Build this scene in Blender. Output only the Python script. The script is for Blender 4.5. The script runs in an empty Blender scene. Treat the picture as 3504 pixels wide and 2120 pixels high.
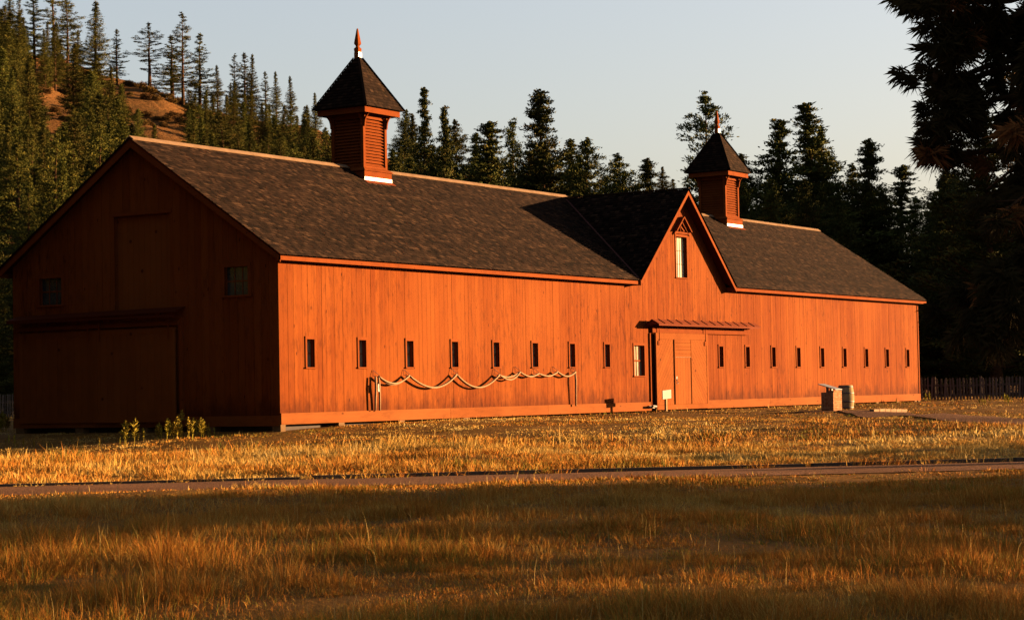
import bpy, math, random
import numpy as np
from mathutils import Matrix, Vector

C = bpy.context.scene
COL = C.collection
rng = np.random.default_rng(7)
random.seed(7)

# ------------------------------------------------------------------ camera, sky, sun, exposure
FPX, IW, IH = 7078.05, 3504.0, 2120.0            # focal length and size of the photograph in its own pixels
CAM = np.array([-49.51, -39.873, 0.890])
YAW, PITCH, ROLL = 1.0052, 0.0391, -0.0191


def cam_axes():
    fw = np.array([math.sin(YAW), math.cos(YAW), 0.0]); rt = np.array([math.cos(YAW), -math.sin(YAW), 0.0]); up = np.array([0, 0, 1.0])
    f2 = fw * math.cos(PITCH) + up * math.sin(PITCH); u2 = up * math.cos(PITCH) - fw * math.sin(PITCH)
    return rt * math.cos(ROLL) + u2 * math.sin(ROLL), u2 * math.cos(ROLL) - rt * math.sin(ROLL), f2


RT, UP, FW = cam_axes()
cam_data = bpy.data.cameras.new("camera")
cam = bpy.data.objects.new("camera", cam_data); COL.objects.link(cam); C.camera = cam
cam_data.sensor_width = 36.0; cam_data.sensor_fit = 'HORIZONTAL'; cam_data.lens = FPX / IW * 36.0
cam_data.clip_start = 0.1; cam_data.clip_end = 6000.0
M = Matrix.Identity(4)
for i in range(3):
    M[i][0] = RT[i]; M[i][1] = UP[i]; M[i][2] = -FW[i]; M[i][3] = CAM[i]
cam.matrix_world = M

SUN_EL, SUN_AZ = math.radians(7.0), math.radians(129.0)     # azimuth clockwise from +Y
SUN = np.array([math.sin(SUN_AZ) * math.cos(SUN_EL), math.cos(SUN_AZ) * math.cos(SUN_EL), math.sin(SUN_EL)])
world = bpy.data.worlds.new("World"); C.world = world; world.use_nodes = True
wn = world.node_tree; bg = wn.nodes['Background']
sky = wn.nodes.new('ShaderNodeTexSky'); sky.sky_type = 'NISHITA'; sky.sun_disc = False
sky.sun_elevation = SUN_EL; sky.sun_rotation = SUN_AZ; sky.altitude = 0; sky.air_density = 1.0; sky.dust_density = 3.0; sky.ozone_density = 1.0
tintn = wn.nodes.new('ShaderNodeMix'); tintn.data_type = 'RGBA'; tintn.blend_type = 'MULTIPLY'; tintn.inputs[0].default_value = 1.0
tintn.inputs[7].default_value = (0.605, 0.565, 0.628, 1)
wn.links.new(sky.outputs[0], tintn.inputs[6])
# thin even evening veil that softens the sky's gradient
veil = wn.nodes.new('ShaderNodeMix'); veil.data_type = 'RGBA'; veil.inputs[0].default_value = 0.34; veil.inputs[7].default_value = (1.045, 1.085, 1.13, 1)
wn.links.new(tintn.outputs[2], veil.inputs[6]); wn.links.new(veil.outputs[2], bg.inputs[0])
bg.inputs[1].default_value = 0.050
sl = bpy.data.lights.new("sun", 'SUN'); sl.energy = 5.0; sl.angle = math.radians(0.5); sl.color = (1.0, 0.58, 0.27)
so = bpy.data.objects.new("sun", sl); COL.objects.link(so)
so.rotation_euler = Vector(tuple(-SUN)).to_track_quat('-Z', 'Y').to_euler()
C.view_settings.view_transform = 'Standard'; C.view_settings.look = 'None'
C.view_settings.gamma = 1.0; C.view_settings.use_curve_mapping = False
C.view_settings.exposure = 3.5
C.cycles.max_bounces = 6; C.cycles.diffuse_bounces = 3; C.cycles.glossy_bounces = 2; C.cycles.transmission_bounces = 2
C.cycles.transparent_max_bounces = 4; C.cycles.caustics_reflective = False; C.cycles.caustics_refractive = False

VK = IW / 2464.0                                   # photo coordinates below are in a 2464-wide copy


def ray(x, y):
    return FW + RT * ((x * VK - IW / 2) / FPX) - UP * ((y * VK - IH / 2) / FPX)


def at(x, y, t):
    return CAM + ray(x, y) * t


def project(P):
    v = np.asarray(P, float) - CAM; z = v @ FW
    return (IW / 2 + FPX * (v @ RT) / z) / VK, (IH / 2 - FPX * (v @ UP) / z) / VK, z


def on_plane(x, y, ax, val):
    r = ray(x, y); return CAM + r * ((val - CAM[ax]) / r[ax])


# ------------------------------------------------------------------ noise
def hash2(ix, iy, seed):
    n = (ix.astype(np.int64) * 374761393 + iy.astype(np.int64) * 668265263 + seed * 1442695041) & 0xFFFFFFFF
    n = ((n ^ (n >> 13)) * 1274126177) & 0xFFFFFFFF
    return ((n ^ (n >> 16)) & 0xFFFF) / 65535.0


def vnoise(x, y, sc, seed=0):
    x = np.asarray(x, float) / sc; y = np.asarray(y, float) / sc
    ix = np.floor(x); iy = np.floor(y); fx = x - ix; fy = y - iy
    fx = fx * fx * (3 - 2 * fx); fy = fy * fy * (3 - 2 * fy)
    a = hash2(ix, iy, seed); b = hash2(ix + 1, iy, seed); c = hash2(ix, iy + 1, seed); d = hash2(ix + 1, iy + 1, seed)
    return (a * (1 - fx) + b * fx) * (1 - fy) + (c * (1 - fx) + d * fx) * fy


def sstep(t):
    t = np.clip(t, 0, 1); return t * t * (3 - 2 * t)


S2 = np.array([math.sin(SUN_AZ), math.cos(SUN_AZ)])     # towards the sun on the ground
N2 = np.array([-S2[1], S2[0]])                          # across it (barn side positive)


def cs(X, Y):
    return X * N2[0] + Y * N2[1], X * S2[0] + Y * S2[1]


def xy(c, s):
    return N2[0] * c + S2[0] * s, N2[1] * c + S2[1] * s


ROAD_A, ROAD_B = -32.4, -29.9


def gbase(X, Y):
    return -0.06 - 0.17 * sstep((7 - X) / 9) - 0.012 * np.maximum(0, -Y - 1) - 0.05 * np.clip(-X, 0, 9) * sstep((Y + 14) / 12)


def gz(X, Y):
    X = np.asarray(X, float); Y = np.asarray(Y, float)
    z = gbase(X, Y)
    n = (vnoise(X, Y, 3.1, 1) - .5) * .16 + (vnoise(X, Y, 0.9, 2) - .5) * .06
    near = (X > -2.5) & (X < 56) & (Y > -1.5) & (Y < 14)
    c, s = cs(X, Y)
    rd = np.clip(np.minimum(np.abs(c - ROAD_A), np.abs(c - ROAD_B)) / 1.0, 0, 1); rd = np.where((c > ROAD_A) & (c < ROAD_B), 0, rd)
    w = np.where(near, 0.15, 1.0) * rd
    return z + n * w


def ground_hit(x, y, tmax=260):
    r = ray(x, y); ts = np.linspace(5, tmax, 12000); P = CAM + ts[:, None] * r
    k = np.argmax(P[:, 2] < gbase(P[:, 0], P[:, 1])); return P[k], ts[k]


# ------------------------------------------------------------------ hill, seen above the barn's left half
HX = [-900, -300, 0, 100, 289, 369, 500, 743, 1000, 1250, 1500, 1650, 1800, 2000, 2464, 3400]
HY = [60, 80, 125, 140, 186, 210, 258, 310, 385, 430, 465, 520, 640, 760, 860, 930]


def hill_h(px, r):
    yh = 963 - 0.0191 * px
    H = (yh - np.interp(px, HX, HY)) / 4977.0 * 450 + .9
    t = np.clip((r - 150) / 300.0, 0, 1.25)
    ramp = np.where(t < 1, t ** 1.12, 1.0 + 0 * t)
    return -0.7 + H * ramp


def hill_at(px, r):
    """ground point on the hillside at photo column px and distance r"""
    v = ray(px, 940); v = v / np.linalg.norm(v[:2]); X = CAM[0] + v[0] * r; Y = CAM[1] + v[1] * r
    z = float(hill_h(px, r)); n = float((vnoise(X, Y, 22, 5) - .5) * 4 + (vnoise(X, Y, 7, 6) - .5) * 2.2)
    return X, Y, max(z + n * min(1, max(0, (r - 160) / 60)), float(gbase(X, Y)) if r < 170 else -9)


# ------------------------------------------------------------------ materials
def mat(name, rough=0.9, spec=0.1):
    m = bpy.data.materials.new(name); m.use_nodes = True; b = m.node_tree.nodes['Principled BSDF']
    b.inputs['Roughness'].default_value = rough; b.inputs['Specular IOR Level'].default_value = spec
    return m, m.node_tree, b


def ramp(nt, stops, inp=None, mode='LINEAR'):
    n = nt.nodes.new('ShaderNodeValToRGB'); cr = n.color_ramp; cr.interpolation = mode
    while len(cr.elements) > 1: cr.elements.remove(cr.elements[-1])
    cr.elements[0].position = stops[0][0]; cr.elements[0].color = (*stops[0][1], 1)
    for p, c in stops[1:]:
        e = cr.elements.new(p); e.color = (*c, 1)
    if inp is not None: nt.links.new(inp, n.inputs[0])
    return n.outputs[0]


def noise(nt, scale, vec=None, detail=4, rough=.55):
    n = nt.nodes.new('ShaderNodeTexNoise'); n.inputs['Scale'].default_value = scale; n.inputs['Detail'].default_value = detail
    n.inputs['Roughness'].default_value = rough
    if vec is not None: nt.links.new(vec, n.inputs['Vector'])
    return n.outputs['Fac']


def coords(nt, scale=(1, 1, 1), which='Object'):
    t = nt.nodes.new('ShaderNodeTexCoord'); m = nt.nodes.new('ShaderNodeMapping'); m.inputs['Scale'].default_value = scale
    nt.links.new(t.outputs[which], m.inputs['Vector']); return m.outputs[0]


def attr(nt, name='tint'):
    a = nt.nodes.new('ShaderNodeAttribute'); a.attribute_name = name; return a.outputs['Fac']


def mixc(nt, fac, a, b, mode='MIX'):
    n = nt.nodes.new('ShaderNodeMix'); n.data_type = 'RGBA'; n.blend_type = mode
    for s, v in ((0, fac), (6, a), (7, b)):
        if hasattr(v, 'is_linked') or isinstance(v, bpy.types.NodeSocket): nt.links.new(v, n.inputs[s])
        elif s == 0: n.inputs[0].default_value = v
        else: n.inputs[s].default_value = (*v, 1)
    return n.outputs[2]


def math_n(nt, op, a, b=None):
    n = nt.nodes.new('ShaderNodeMath'); n.operation = op
    for i, v in enumerate((a, b)):
        if v is None: continue
        if isinstance(v, bpy.types.NodeSocket): nt.links.new(v, n.inputs[i])
        else: n.inputs[i].default_value = v
    return n.outputs[0]


def bump(nt, b, h, strength=.3, dist=.02):
    n = nt.nodes.new('ShaderNodeBump'); n.inputs['Strength'].default_value = strength; n.inputs['Distance'].default_value = dist
    nt.links.new(h, n.inputs['Height']); nt.links.new(n.outputs[0], b.inputs['Normal'])


def red_wood(name, grain, base=((.135, .036, .0085), (.198, .063, .0145)), stain=.82, low=False):
    """weathered red barn paint; grain = object-space scale, small along the board"""
    m, nt, b = mat(name, .85, .12)
    col = ramp(nt, [(0, base[0]), (1, base[1])], attr(nt))
    v = coords(nt, grain)
    f = noise(nt, 1.0, v, 5, .65)
    col = mixc(nt, math_n(nt, 'MULTIPLY', ramp(nt, [(.35, (0, 0, 0)), (.75, (1, 1, 1))], f), .55), col, tuple(x * .72 for x in base[0]))
    # dark worn smudges, stretched along the board
    v2 = coords(nt, tuple(6.5 if g > 3 else (1.5 if g < 1 else g) for g in grain)); f2 = noise(nt, 1.0, v2, 7, .72)
    v3 = coords(nt, (.16, .16, .22)); f3 = noise(nt, 1.0, v3, 2)
    mk = math_n(nt, 'MULTIPLY', ramp(nt, [(.50, (0, 0, 0)), (.64, (1, 1, 1))], f2), ramp(nt, [(.36, (.25, .25, .25)), (.60, (1, 1, 1))], f3))
    col = mixc(nt, math_n(nt, 'MULTIPLY', mk, stain), col, (.040, .011, .005))
    f5 = noise(nt, 1.0, coords(nt, (.22, .22, .16)), 3)
    col = mixc(nt, math_n(nt, 'MULTIPLY', ramp(nt, [(.42, (0, 0, 0)), (.66, (1, 1, 1))], f5), .45), col, tuple(v * k for v, k in zip(base[1], (1.12, 1.25, 1.4))))
    # knots
    vo = nt.nodes.new('ShaderNodeTexVoronoi'); vo.inputs['Scale'].default_value = 1.0
    nt.links.new(coords(nt, tuple(1.3 if g < 3 else 2.9 for g in grain)), vo.inputs['Vector'])
    kn = ramp(nt, [(.05, (1, 1, 1)), (.10, (0, 0, 0))], vo.outputs['Distance'])
    col = mixc(nt, math_n(nt, 'MULTIPLY', kn, .8), col, (.028, .009, .005))
    if low:      # splashed dirt on the lowest part of the boards
        t = nt.nodes.new('ShaderNodeTexCoord'); sp = nt.nodes.new('ShaderNodeSeparateXYZ'); nt.links.new(t.outputs['Object'], sp.inputs[0])
        hg = nt.nodes.new('ShaderNodeMapRange'); hg.inputs[1].default_value = .3; hg.inputs[2].default_value = 1.25; hg.inputs[3].default_value = 1; hg.inputs[4].default_value = 0
        nt.links.new(sp.outputs[2], hg.inputs[0])
        f4 = noise(nt, 1.0, coords(nt, (2.4, 2.4, 1.1)), 5, .7)
        sm = ramp(nt, [(.64, (0, 0, 0)), (.90, (1, 1, 1))], math_n(nt, 'ADD', f4, math_n(nt, 'MULTIPLY', hg.outputs[0], .38)))
        col = mixc(nt, math_n(nt, 'MULTIPLY', sm, .7), col, (.050, .015, .008))
    nt.links.new(col, b.inputs['Base Color']); bump(nt, b, f, .35, .006)
    return m


def plain(name, c0, c1, sc=6, rough=.85, spec=.15, metal=0.0, use_tint=False):
    m, nt, b = mat(name, rough, spec)
    f = attr(nt) if use_tint else noise(nt, sc, coords(nt), 4)
    nt.links.new(ramp(nt, [(.3 if not use_tint else 0, c0), (.7 if not use_tint else 1, c1)], f), b.inputs['Base Color'])
    b.inputs['Metallic'].default_value = metal
    return m


MT = {}
MT['wall'] = red_wood('red_wall_paint', (7, 7, .7), low=True)
MT['plank'] = red_wood('red_plank_paint', (.7, 7, 7), base=((.170, .058, .0175), (.200, .074, .024)), stain=.35)
MT['trim'] = red_wood('red_trim_paint', (3, 3, 3), base=((.155, .046, .012), (.185, .058, .016)), stain=.2)
MT['door'] = red_wood('red_door_paint', (2, 2, 2), base=((.178, .060, .0165), (.205, .072, .020)), stain=.08)
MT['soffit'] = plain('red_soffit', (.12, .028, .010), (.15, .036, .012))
MT['dark'] = plain('painted_inside_shade', (.012, .009, .008), (.02, .014, .012))  # near-black colour painting the unlit space inside
MT['white'] = plain('white_flashing', (.62, .61, .60), (.72, .72, .71), 9, .5, .3)
MT['tin'] = plain('valley_tin', (.10, .05, .045), (.15, .075, .065), 9, .8, .1)
MT['cap'] = plain('ridge_board', (.20, .14, .09), (.30, .22, .15), 3)
MT['stone'] = plain('foundation_stone', (.20, .15, .10), (.30, .23, .16), 7)
MT['iron'] = plain('dark_iron', (.03, .022, .02), (.05, .035, .03), 9, .6, .3)
MT['redmetal'] = plain('red_hood_metal', (.145, .046, .028), (.18, .06, .036), 4, .8, .05)
MT['hose'] = plain('pale_canvas', (.28, .20, .13), (.36, .27, .19), 14)
MT['sign'] = plain('cream_sign', (.36, .31, .24), (.42, .37, .29), 12, .8)
MT['steel'] = plain('grey_panel', (.20, .21, .24), (.26, .27, .30), 5, .7, .15)
MT['oldwood'] = plain('grey_fence_wood', (.045, .040, .036), (.13, .115, .10), 5, use_tint=True)
MT['bark'] = plain('pine_bark', (.050, .030, .018), (.105, .060, .034), 7)
MT['twig'] = plain('pine_twig', (.040, .025, .016), (.070, .042, .026), 7)


def shingle_mat():
    m, nt, b = mat('weathered_shingles', .9, .08)
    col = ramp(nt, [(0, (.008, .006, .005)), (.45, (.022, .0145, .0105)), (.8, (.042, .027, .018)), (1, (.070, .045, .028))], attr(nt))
    f = noise(nt, 1.0, coords(nt, (2.2, .5, .5)), 5, .6)
    col = mixc(nt, math_n(nt, 'MULTIPLY', ramp(nt, [(.45, (0, 0, 0)), (.75, (1, 1, 1))], f), .5), col, (.014, .010, .0085))
    f2 = noise(nt, .9, coords(nt), 4, .7)
    col = mixc(nt, math_n(nt, 'MULTIPLY', ramp(nt, [(.6, (0, 0, 0)), (.75, (1, 1, 1))], f2), .45), col, (.038, .030, .011))
    nt.links.new(col, b.inputs['Base Color'])
    bump(nt, b, noise(nt, 1.0, coords(nt, (30, 4, 4)), 3), .4, .006)
    return m


MT['shingle'] = shingle_mat()


def pane_mat():
    m, nt, b = mat('dusty_pane', .75, .1)
    f = noise(nt, 1.0, coords(nt, (9, 9, 4)), 4)
    nt.links.new(ramp(nt, [(.3, (.30, .29, .25)), (.7, (.50, .48, .42))], f), b.inputs['Base Color']); return m


MT['pane'] = pane_mat()


def blind_mat():
    m, nt, b = mat('whitened_pane', .75, .1)
    f = noise(nt, 1.0, coords(nt, (5, 5, 2)), 3)
    nt.links.new(ramp(nt, [(.3, (.50, .47, .39)), (.7, (.60, .57, .49))], f), b.inputs['Base Color']); return m


MT['blind'] = blind_mat()
MT['darkpane'] = plain('dark_glass', (.012, .014, .016), (.02, .022, .024), 4, .15, .5)


def leaf_mat(name, c0, c1, c2):
    m, nt, b = mat(name, .75, .12)
    oi = nt.nodes.new('ShaderNodeObjectInfo')
    col = ramp(nt, [(0, c0), (.6, c1), (1, c2)], attr(nt))
    hs = nt.nodes.new('ShaderNodeHueSaturation'); nt.links.new(col, hs.inputs['Color'])
    mr = nt.nodes.new('ShaderNodeMapRange'); mr.inputs[3].default_value = .75; mr.inputs[4].default_value = 1.25
    nt.links.new(oi.outputs['Random'], mr.inputs[0]); nt.links.new(mr.outputs[0], hs.inputs['Value'])
    mh = nt.nodes.new('ShaderNodeMapRange'); mh.inputs[3].default_value = .475; mh.inputs[4].default_value = .515
    nt.links.new(oi.outputs['Random'], mh.inputs[0]); nt.links.new(mh.outputs[0], hs.inputs['Hue'])
    nt.links.new(hs.outputs[0], b.inputs['Base Color'])
    return m


MT['leaf'] = leaf_mat('pine_foliage', (.030, .038, .012), (.072, .072, .019), (.125, .105, .028))
MT['leaf2'] = leaf_mat('dark_pine_foliage', (.024, .034, .012), (.052, .060, .018), (.105, .088, .026))
MT['needle'] = leaf_mat('pine_needles', (.022, .026, .012), (.050, .048, .018), (.22, .125, .042))
MT['bush'] = leaf_mat('dry_bush', (.055, .045, .018), (.10, .072, .028), (.15, .10, .04))
MT['weed'] = leaf_mat('weed_green', (.13, .12, .024), (.21, .175, .034), (.29, .225, .05))


def grass_mat(name):
    m, nt, b = mat(name, .8, .12)
    col = ramp(nt, [(0, (.10, .098, .020)), (.16, (.19, .145, .030)), (.30, (.30, .090, .016)), (.46, (.36, .134, .026)), (.6, (.34, .185, .048)), (.85, (.42, .25, .080)), (1, (.52, .36, .17))], attr(nt))
    nt.links.new(col, b.inputs['Base Color']); return m


MT['grass'] = grass_mat('dry_grass')


def ground_mat():
    m, nt, b = mat('dry_ground', .95, .05)
    f = noise(nt, .35, coords(nt), 6, .65); f2 = noise(nt, 6, coords(nt), 5, .7)
    col = ramp(nt, [(.3, (.10, .055, .022)), (.55, (.17, .095, .036)), (.75, (.22, .13, .05))], math_n(nt, 'ADD', math_n(nt, 'MULTIPLY', f, .6), math_n(nt, 'MULTIPLY', f2, .4)))
    nt.links.new(col, b.inputs['Base Color']); bump(nt, b, f2, .6, .05); return m


def hill_mat():
    m, nt, b = mat('hillside_soil', .95, .05)
    f = noise(nt, .05, coords(nt), 6, .65); f2 = noise(nt, .5, coords(nt), 6, .7)
    col = ramp(nt, [(.32, (.07, .055, .025)), (.5, (.15, .085, .035)), (.7, (.24, .125, .048))], math_n(nt, 'ADD', math_n(nt, 'MULTIPLY', f, .45), math_n(nt, 'MULTIPLY', f2, .55)))
    nt.links.new(col, b.inputs['Base Color']); bump(nt, b, f2, 1.0, .8); return m


def road_mat():
    m, nt, b = mat('gravel_path', .95, .05)
    f = noise(nt, 14, coords(nt), 6, .75); f3 = noise(nt, .7, coords(nt), 3)
    col = ramp(nt, [(.3, (.085, .058, .045)), (.5, (.15, .105, .08)), (.72, (.24, .17, .13))], math_n(nt, 'ADD', math_n(nt, 'MULTIPLY', f, .7), math_n(nt, 'MULTIPLY', f3, .3)))
    nt.links.new(col, b.inputs['Base Color']); bump(nt, b, f, .7, .03); return m


def brick_mat():
    m, nt, b = mat('whitish_brick', .9, .1)
    br = nt.nodes.new('ShaderNodeTexBrick'); br.inputs['Scale'].default_value = 1
    for k, v in (('Color1', (.26, .11, .06, 1)), ('Color2', (.36, .24, .165, 1)), ('Mortar', (.10, .07, .05, 1))): br.inputs[k].default_value = v
    br.inputs['Mortar Size'].default_value = .010; br.inputs['Brick Width'].default_value = .21; br.inputs['Row Height'].default_value = .075; br.inputs['Bias'].default_value = .1
    t = nt.nodes.new('ShaderNodeTexCoord'); sp = nt.nodes.new('ShaderNodeSeparateXYZ'); cb = nt.nodes.new('ShaderNodeCombineXYZ')
    nt.links.new(t.outputs['Object'], sp.inputs[0]); nt.links.new(math_n(nt, 'ADD', sp.outputs[0], sp.outputs[1]), cb.inputs[0]); nt.links.new(sp.outputs[2], cb.inputs[1])
    nt.links.new(cb.outputs[0], br.inputs['Vector'])
    f = noise(nt, 9, coords(nt), 4)
    nt.links.new(mixc(nt, math_n(nt, 'MULTIPLY', ramp(nt, [(.4, (0, 0, 0)), (.6, (1, 1, 1))], f), .5), br.outputs['Color'], (.40, .33, .27)), b.inputs['Base Color']); return m


MT['ground'] = ground_mat(); MT['hill'] = hill_mat(); MT['road'] = road_mat(); MT['brick'] = brick_mat()
MT['stave'] = plain('barrel_wood', (.26, .20, .12), (.36, .29, .19), 5)


# overall strength of every paint and material, red/green/blue
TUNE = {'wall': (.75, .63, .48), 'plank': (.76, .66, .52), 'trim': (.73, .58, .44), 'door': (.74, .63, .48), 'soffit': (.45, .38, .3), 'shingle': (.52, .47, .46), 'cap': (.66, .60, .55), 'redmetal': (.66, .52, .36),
        'grass': (1.12, 1.24, 1.02), 'leaf': (1.0, .98, .70), 'leaf2': (1.0, .95, .72), 'needle': (.95, .68, .6), 'bush': (.95, .78, .6), 'weed': (1.1, 1.1, .7), 'ground': (.80, .72, .46), 'hill': (.62, .54, .44), 'road': (.78, .58, .42),
        'white': (.8, .8, .8), 'hose': (.66, .60, .52), 'sign': (.70, .72, .80), 'steel': (.5, .5, .5), 'oldwood': (.85, .78, .72), 'bark': (.66, .6, .55), 'twig': (.66, .6, .55), 'brick': (.62, .46, .32), 'stave': (.66, .62, .52), 'stone': (.42, .34, .25), 'pane': (.50, .46, .38), 'blind': (.8, .78, .72), 'tin': (.40, .32, .30)}
for k_, t_ in TUNE.items():
    nt_ = MT[k_].node_tree; b_ = nt_.nodes['Principled BSDF']; src = b_.inputs['Base Color'].links[0].from_socket
    nt_.links.new(mixc(nt_, 1.0, src, tuple(.60 * v for v in t_), 'MULTIPLY'), b_.inputs['Base Color'])
    if b_.inputs['Roughness'].default_value > .7: b_.inputs['Specular IOR Level'].default_value = .012


# ------------------------------------------------------------------ mesh helpers
def link(o, parent=None):
    COL.objects.link(o)
    if parent is not None: o.parent = parent
    return o


def np_mesh(name, V, faces, tint=None, material=None, parent=None, smooth=False, loc=(0, 0, 0), mat_idx=None):
    """faces: list of int arrays (n,k). One mesh object from raw arrays."""
    V = np.asarray(V, np.float32).reshape(-1, 3); faces = [np.asarray(f, np.int32) for f in faces if len(f)]
    me = bpy.data.meshes.new(name); me.vertices.add(len(V)); me.vertices.foreach_set('co', V.ravel())
    loops = np.concatenate([f.ravel() for f in faces]); tot = np.concatenate([np.full(len(f), f.shape[1], np.int32) for f in faces])
    st = np.concatenate([[0], np.cumsum(tot)[:-1]]).astype(np.int32)
    me.loops.add(len(loops)); me.loops.foreach_set('vertex_index', loops)
    me.polygons.add(len(tot)); me.polygons.foreach_set('loop_start', st); me.polygons.foreach_set('loop_total', tot)
    if smooth: me.polygons.foreach_set('use_smooth', np.ones(len(tot), bool))
    if mat_idx is not None: me.polygons.foreach_set('material_index', np.asarray(mat_idx, np.int32))
    if tint is not None:
        a = me.attributes.new('tint', 'FLOAT', 'FACE'); a.data.foreach_set('value', np.asarray(tint, np.float32))
    me.update(calc_edges=True); me.validate()
    for mm in (material if isinstance(material, (list, tuple)) else [material]):
        if mm is not None: me.materials.append(mm)
    o = bpy.data.objects.new(name, me); o.location = loc
    return link(o, parent)


class MB:
    def __init__(s): s.V = []; s.F = []; s.T = []

    def add(s, V, F, t=None):
        n = len(s.V); s.V += [tuple(map(float, v)) for v in V]; s.F += [tuple(n + i for i in f) for f in F]
        t = random.random() if t is None else t; s.T += [t] * len(F)

    def box(s, x0, x1, y0, y1, z0, z1, t=None):
        x0, x1 = sorted((x0, x1)); y0, y1 = sorted((y0, y1)); z0, z1 = sorted((z0, z1))
        V = [(x, y, z) for z in (z0, z1) for y in (y0, y1) for x in (x0, x1)]
        s.add(V, [(0, 2, 3, 1), (4, 5, 7, 6), (0, 1, 5, 4), (2, 6, 7, 3), (0, 4, 6, 2), (1, 3, 7, 5)], t)

    def prism(s, poly, d, t=None):
        """closed 3-D polygon extruded by vector d"""
        n = len(poly); P = [np.asarray(p, float) for p in poly]; d = np.asarray(d, float)
        s.add(P + [p + d for p in P], [tuple(range(n))[::-1], tuple(range(n, 2 * n))] + [(i, (i + 1) % n, n + (i + 1) % n, n + i) for i in range(n)], t)

    def bar(s, a, b, w, h, upv=(0, 0, 1), t=None):
        a = np.asarray(a, float); b = np.asarray(b, float); d = b - a; d /= np.linalg.norm(d)
        sd = np.cross(d, upv); sd /= max(1e-9, np.linalg.norm(sd)); u = np.cross(sd, d)
        q = [a + sd * w / 2 * i + u * h / 2 * j for i, j in ((-1, -1), (1, -1), (1, 1), (-1, 1))]
        s.prism(q, b - a, t)

    def tube(s, pts, rad, n=8, t=None, cap=True):
        pts = [np.asarray(p, float) for p in pts]; rad = rad if hasattr(rad, '__len__') else [rad] * len(pts)
        V = []; F = []
        for i, p in enumerate(pts):
            d = pts[min(i + 1, len(pts) - 1)] - pts[max(i - 1, 0)]; d /= max(1e-9, np.linalg.norm(d))
            a = np.cross(d, (0, 0, 1) if abs(d[2]) < .9 else (1, 0, 0)); a /= np.linalg.norm(a); b = np.cross(d, a)
            for k in range(n):
                q = 2 * math.pi * k / n; V.append(p + (a * math.cos(q) + b * math.sin(q)) * rad[i])
        for i in range(len(pts) - 1):
            for k in range(n): F.append((i * n + k, i * n + (k + 1) % n, (i + 1) * n + (k + 1) % n, (i + 1) * n + k))
        if cap: F.append(tuple(range(n))[::-1]); F.append(tuple(range((len(pts) - 1) * n, len(pts) * n)))
        s.add(V, F, t)

    def lathe(s, prof, n=16, c=(0, 0, 0), rot=0.0, t=None):
        """prof: (radius, z); n=4 with rot=pi/4 gives square sections"""
        V = []; F = []
        for r, z in prof:
            for k in range(n):
                q = rot + 2 * math.pi * k / n; V.append((c[0] + r * math.cos(q), c[1] + r * math.sin(q), c[2] + z))
        m = len(prof)
        for i in range(m - 1):
            for k in range(n): F.append((i * n + k, i * n + (k + 1) % n, (i + 1) * n + (k + 1) % n, (i + 1) * n + k))
        F.append(tuple(range(n))[::-1]); F.append(tuple(range((m - 1) * n, m * n)))
        s.add(V, F, t)

    def build(s, name, material, parent=None, smooth=False, loc=(0, 0, 0)):
        me = bpy.data.meshes.new(name); me.from_pydata(s.V, [], s.F)
        a = me.attributes.new('tint', 'FLOAT', 'FACE'); a.data.foreach_set('value', np.array(s.T, np.float32))
        if smooth: me.polygons.foreach_set('use_smooth', np.ones(len(s.F), bool))
        me.update(); me.materials.append(material)
        o = bpy.data.objects.new(name, me); o.location = loc
        return link(o, parent)


def tag(o, label=None, cat=None, group=None, kind=None):
    if label: o['label'] = label
    if cat: o['category'] = cat
    if group: o['group'] = group
    if kind: o['kind'] = kind
    return o


def thing(name, label, cat, loc=(0, 0, 0), rz=0.0, group=None):
    o = bpy.data.objects.new(name, None); o.location = loc; o.rotation_euler = (0, 0, rz); o.empty_display_size = .3
    return tag(link(o), label, cat, group)


def dup(root, loc, rz=0.0, sc=1.0, label=None, group=None):
    r = root.copy(); link(r); r.location = loc; r.rotation_euler = (0, 0, rz); r.scale = (sc, sc, sc) if not hasattr(sc, '__len__') else sc
    if label: r['label'] = label
    if group: r['group'] = group
    for ch in root.children:
        c = ch.copy(); COL.objects.link(c); c.parent = r
        for g in ch.children:
            k = g.copy(); COL.objects.link(k); k.parent = c
    return r


# ------------------------------------------------------------------ ground
def axis(lo, hi, fine_lo, fine_hi, fine, n):
    a = np.arange(fine_lo, fine_hi + .001, fine)
    l = fine_lo - np.geomspace(1, fine_lo - lo + 1, n)[::-1] + 1; r = fine_hi + np.geomspace(1, hi - fine_hi + 1, n) - 1
    return np.unique(np.round(np.concatenate([l, a, r]), 3))


gx = axis(-1500, 2500, -56, 70, .6, 26); gy = axis(-1500, 2500, -52, 30, .6, 26)
GX, GY = np.meshgrid(gx, gy); GZ = gz(GX, GY)
far = np.maximum(np.abs(GX - 10) - 100, np.abs(GY + 10) - 100); GZ = np.where(far > 0, gbase(np.clip(GX, -90, 110), np.clip(GY, -110, 90)), GZ)
nx, ny = len(gx), len(gy); idx = np.arange(nx * ny).reshape(ny, nx)
Q = np.stack([idx[:-1, :-1], idx[:-1, 1:], idx[1:, 1:], idx[1:, :-1]], -1).reshape(-1, 4)
tag(np_mesh('ground', np.stack([GX, GY, GZ], -1).reshape(-1, 3), [Q], None, MT['ground'], smooth=True), kind='structure')

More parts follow.
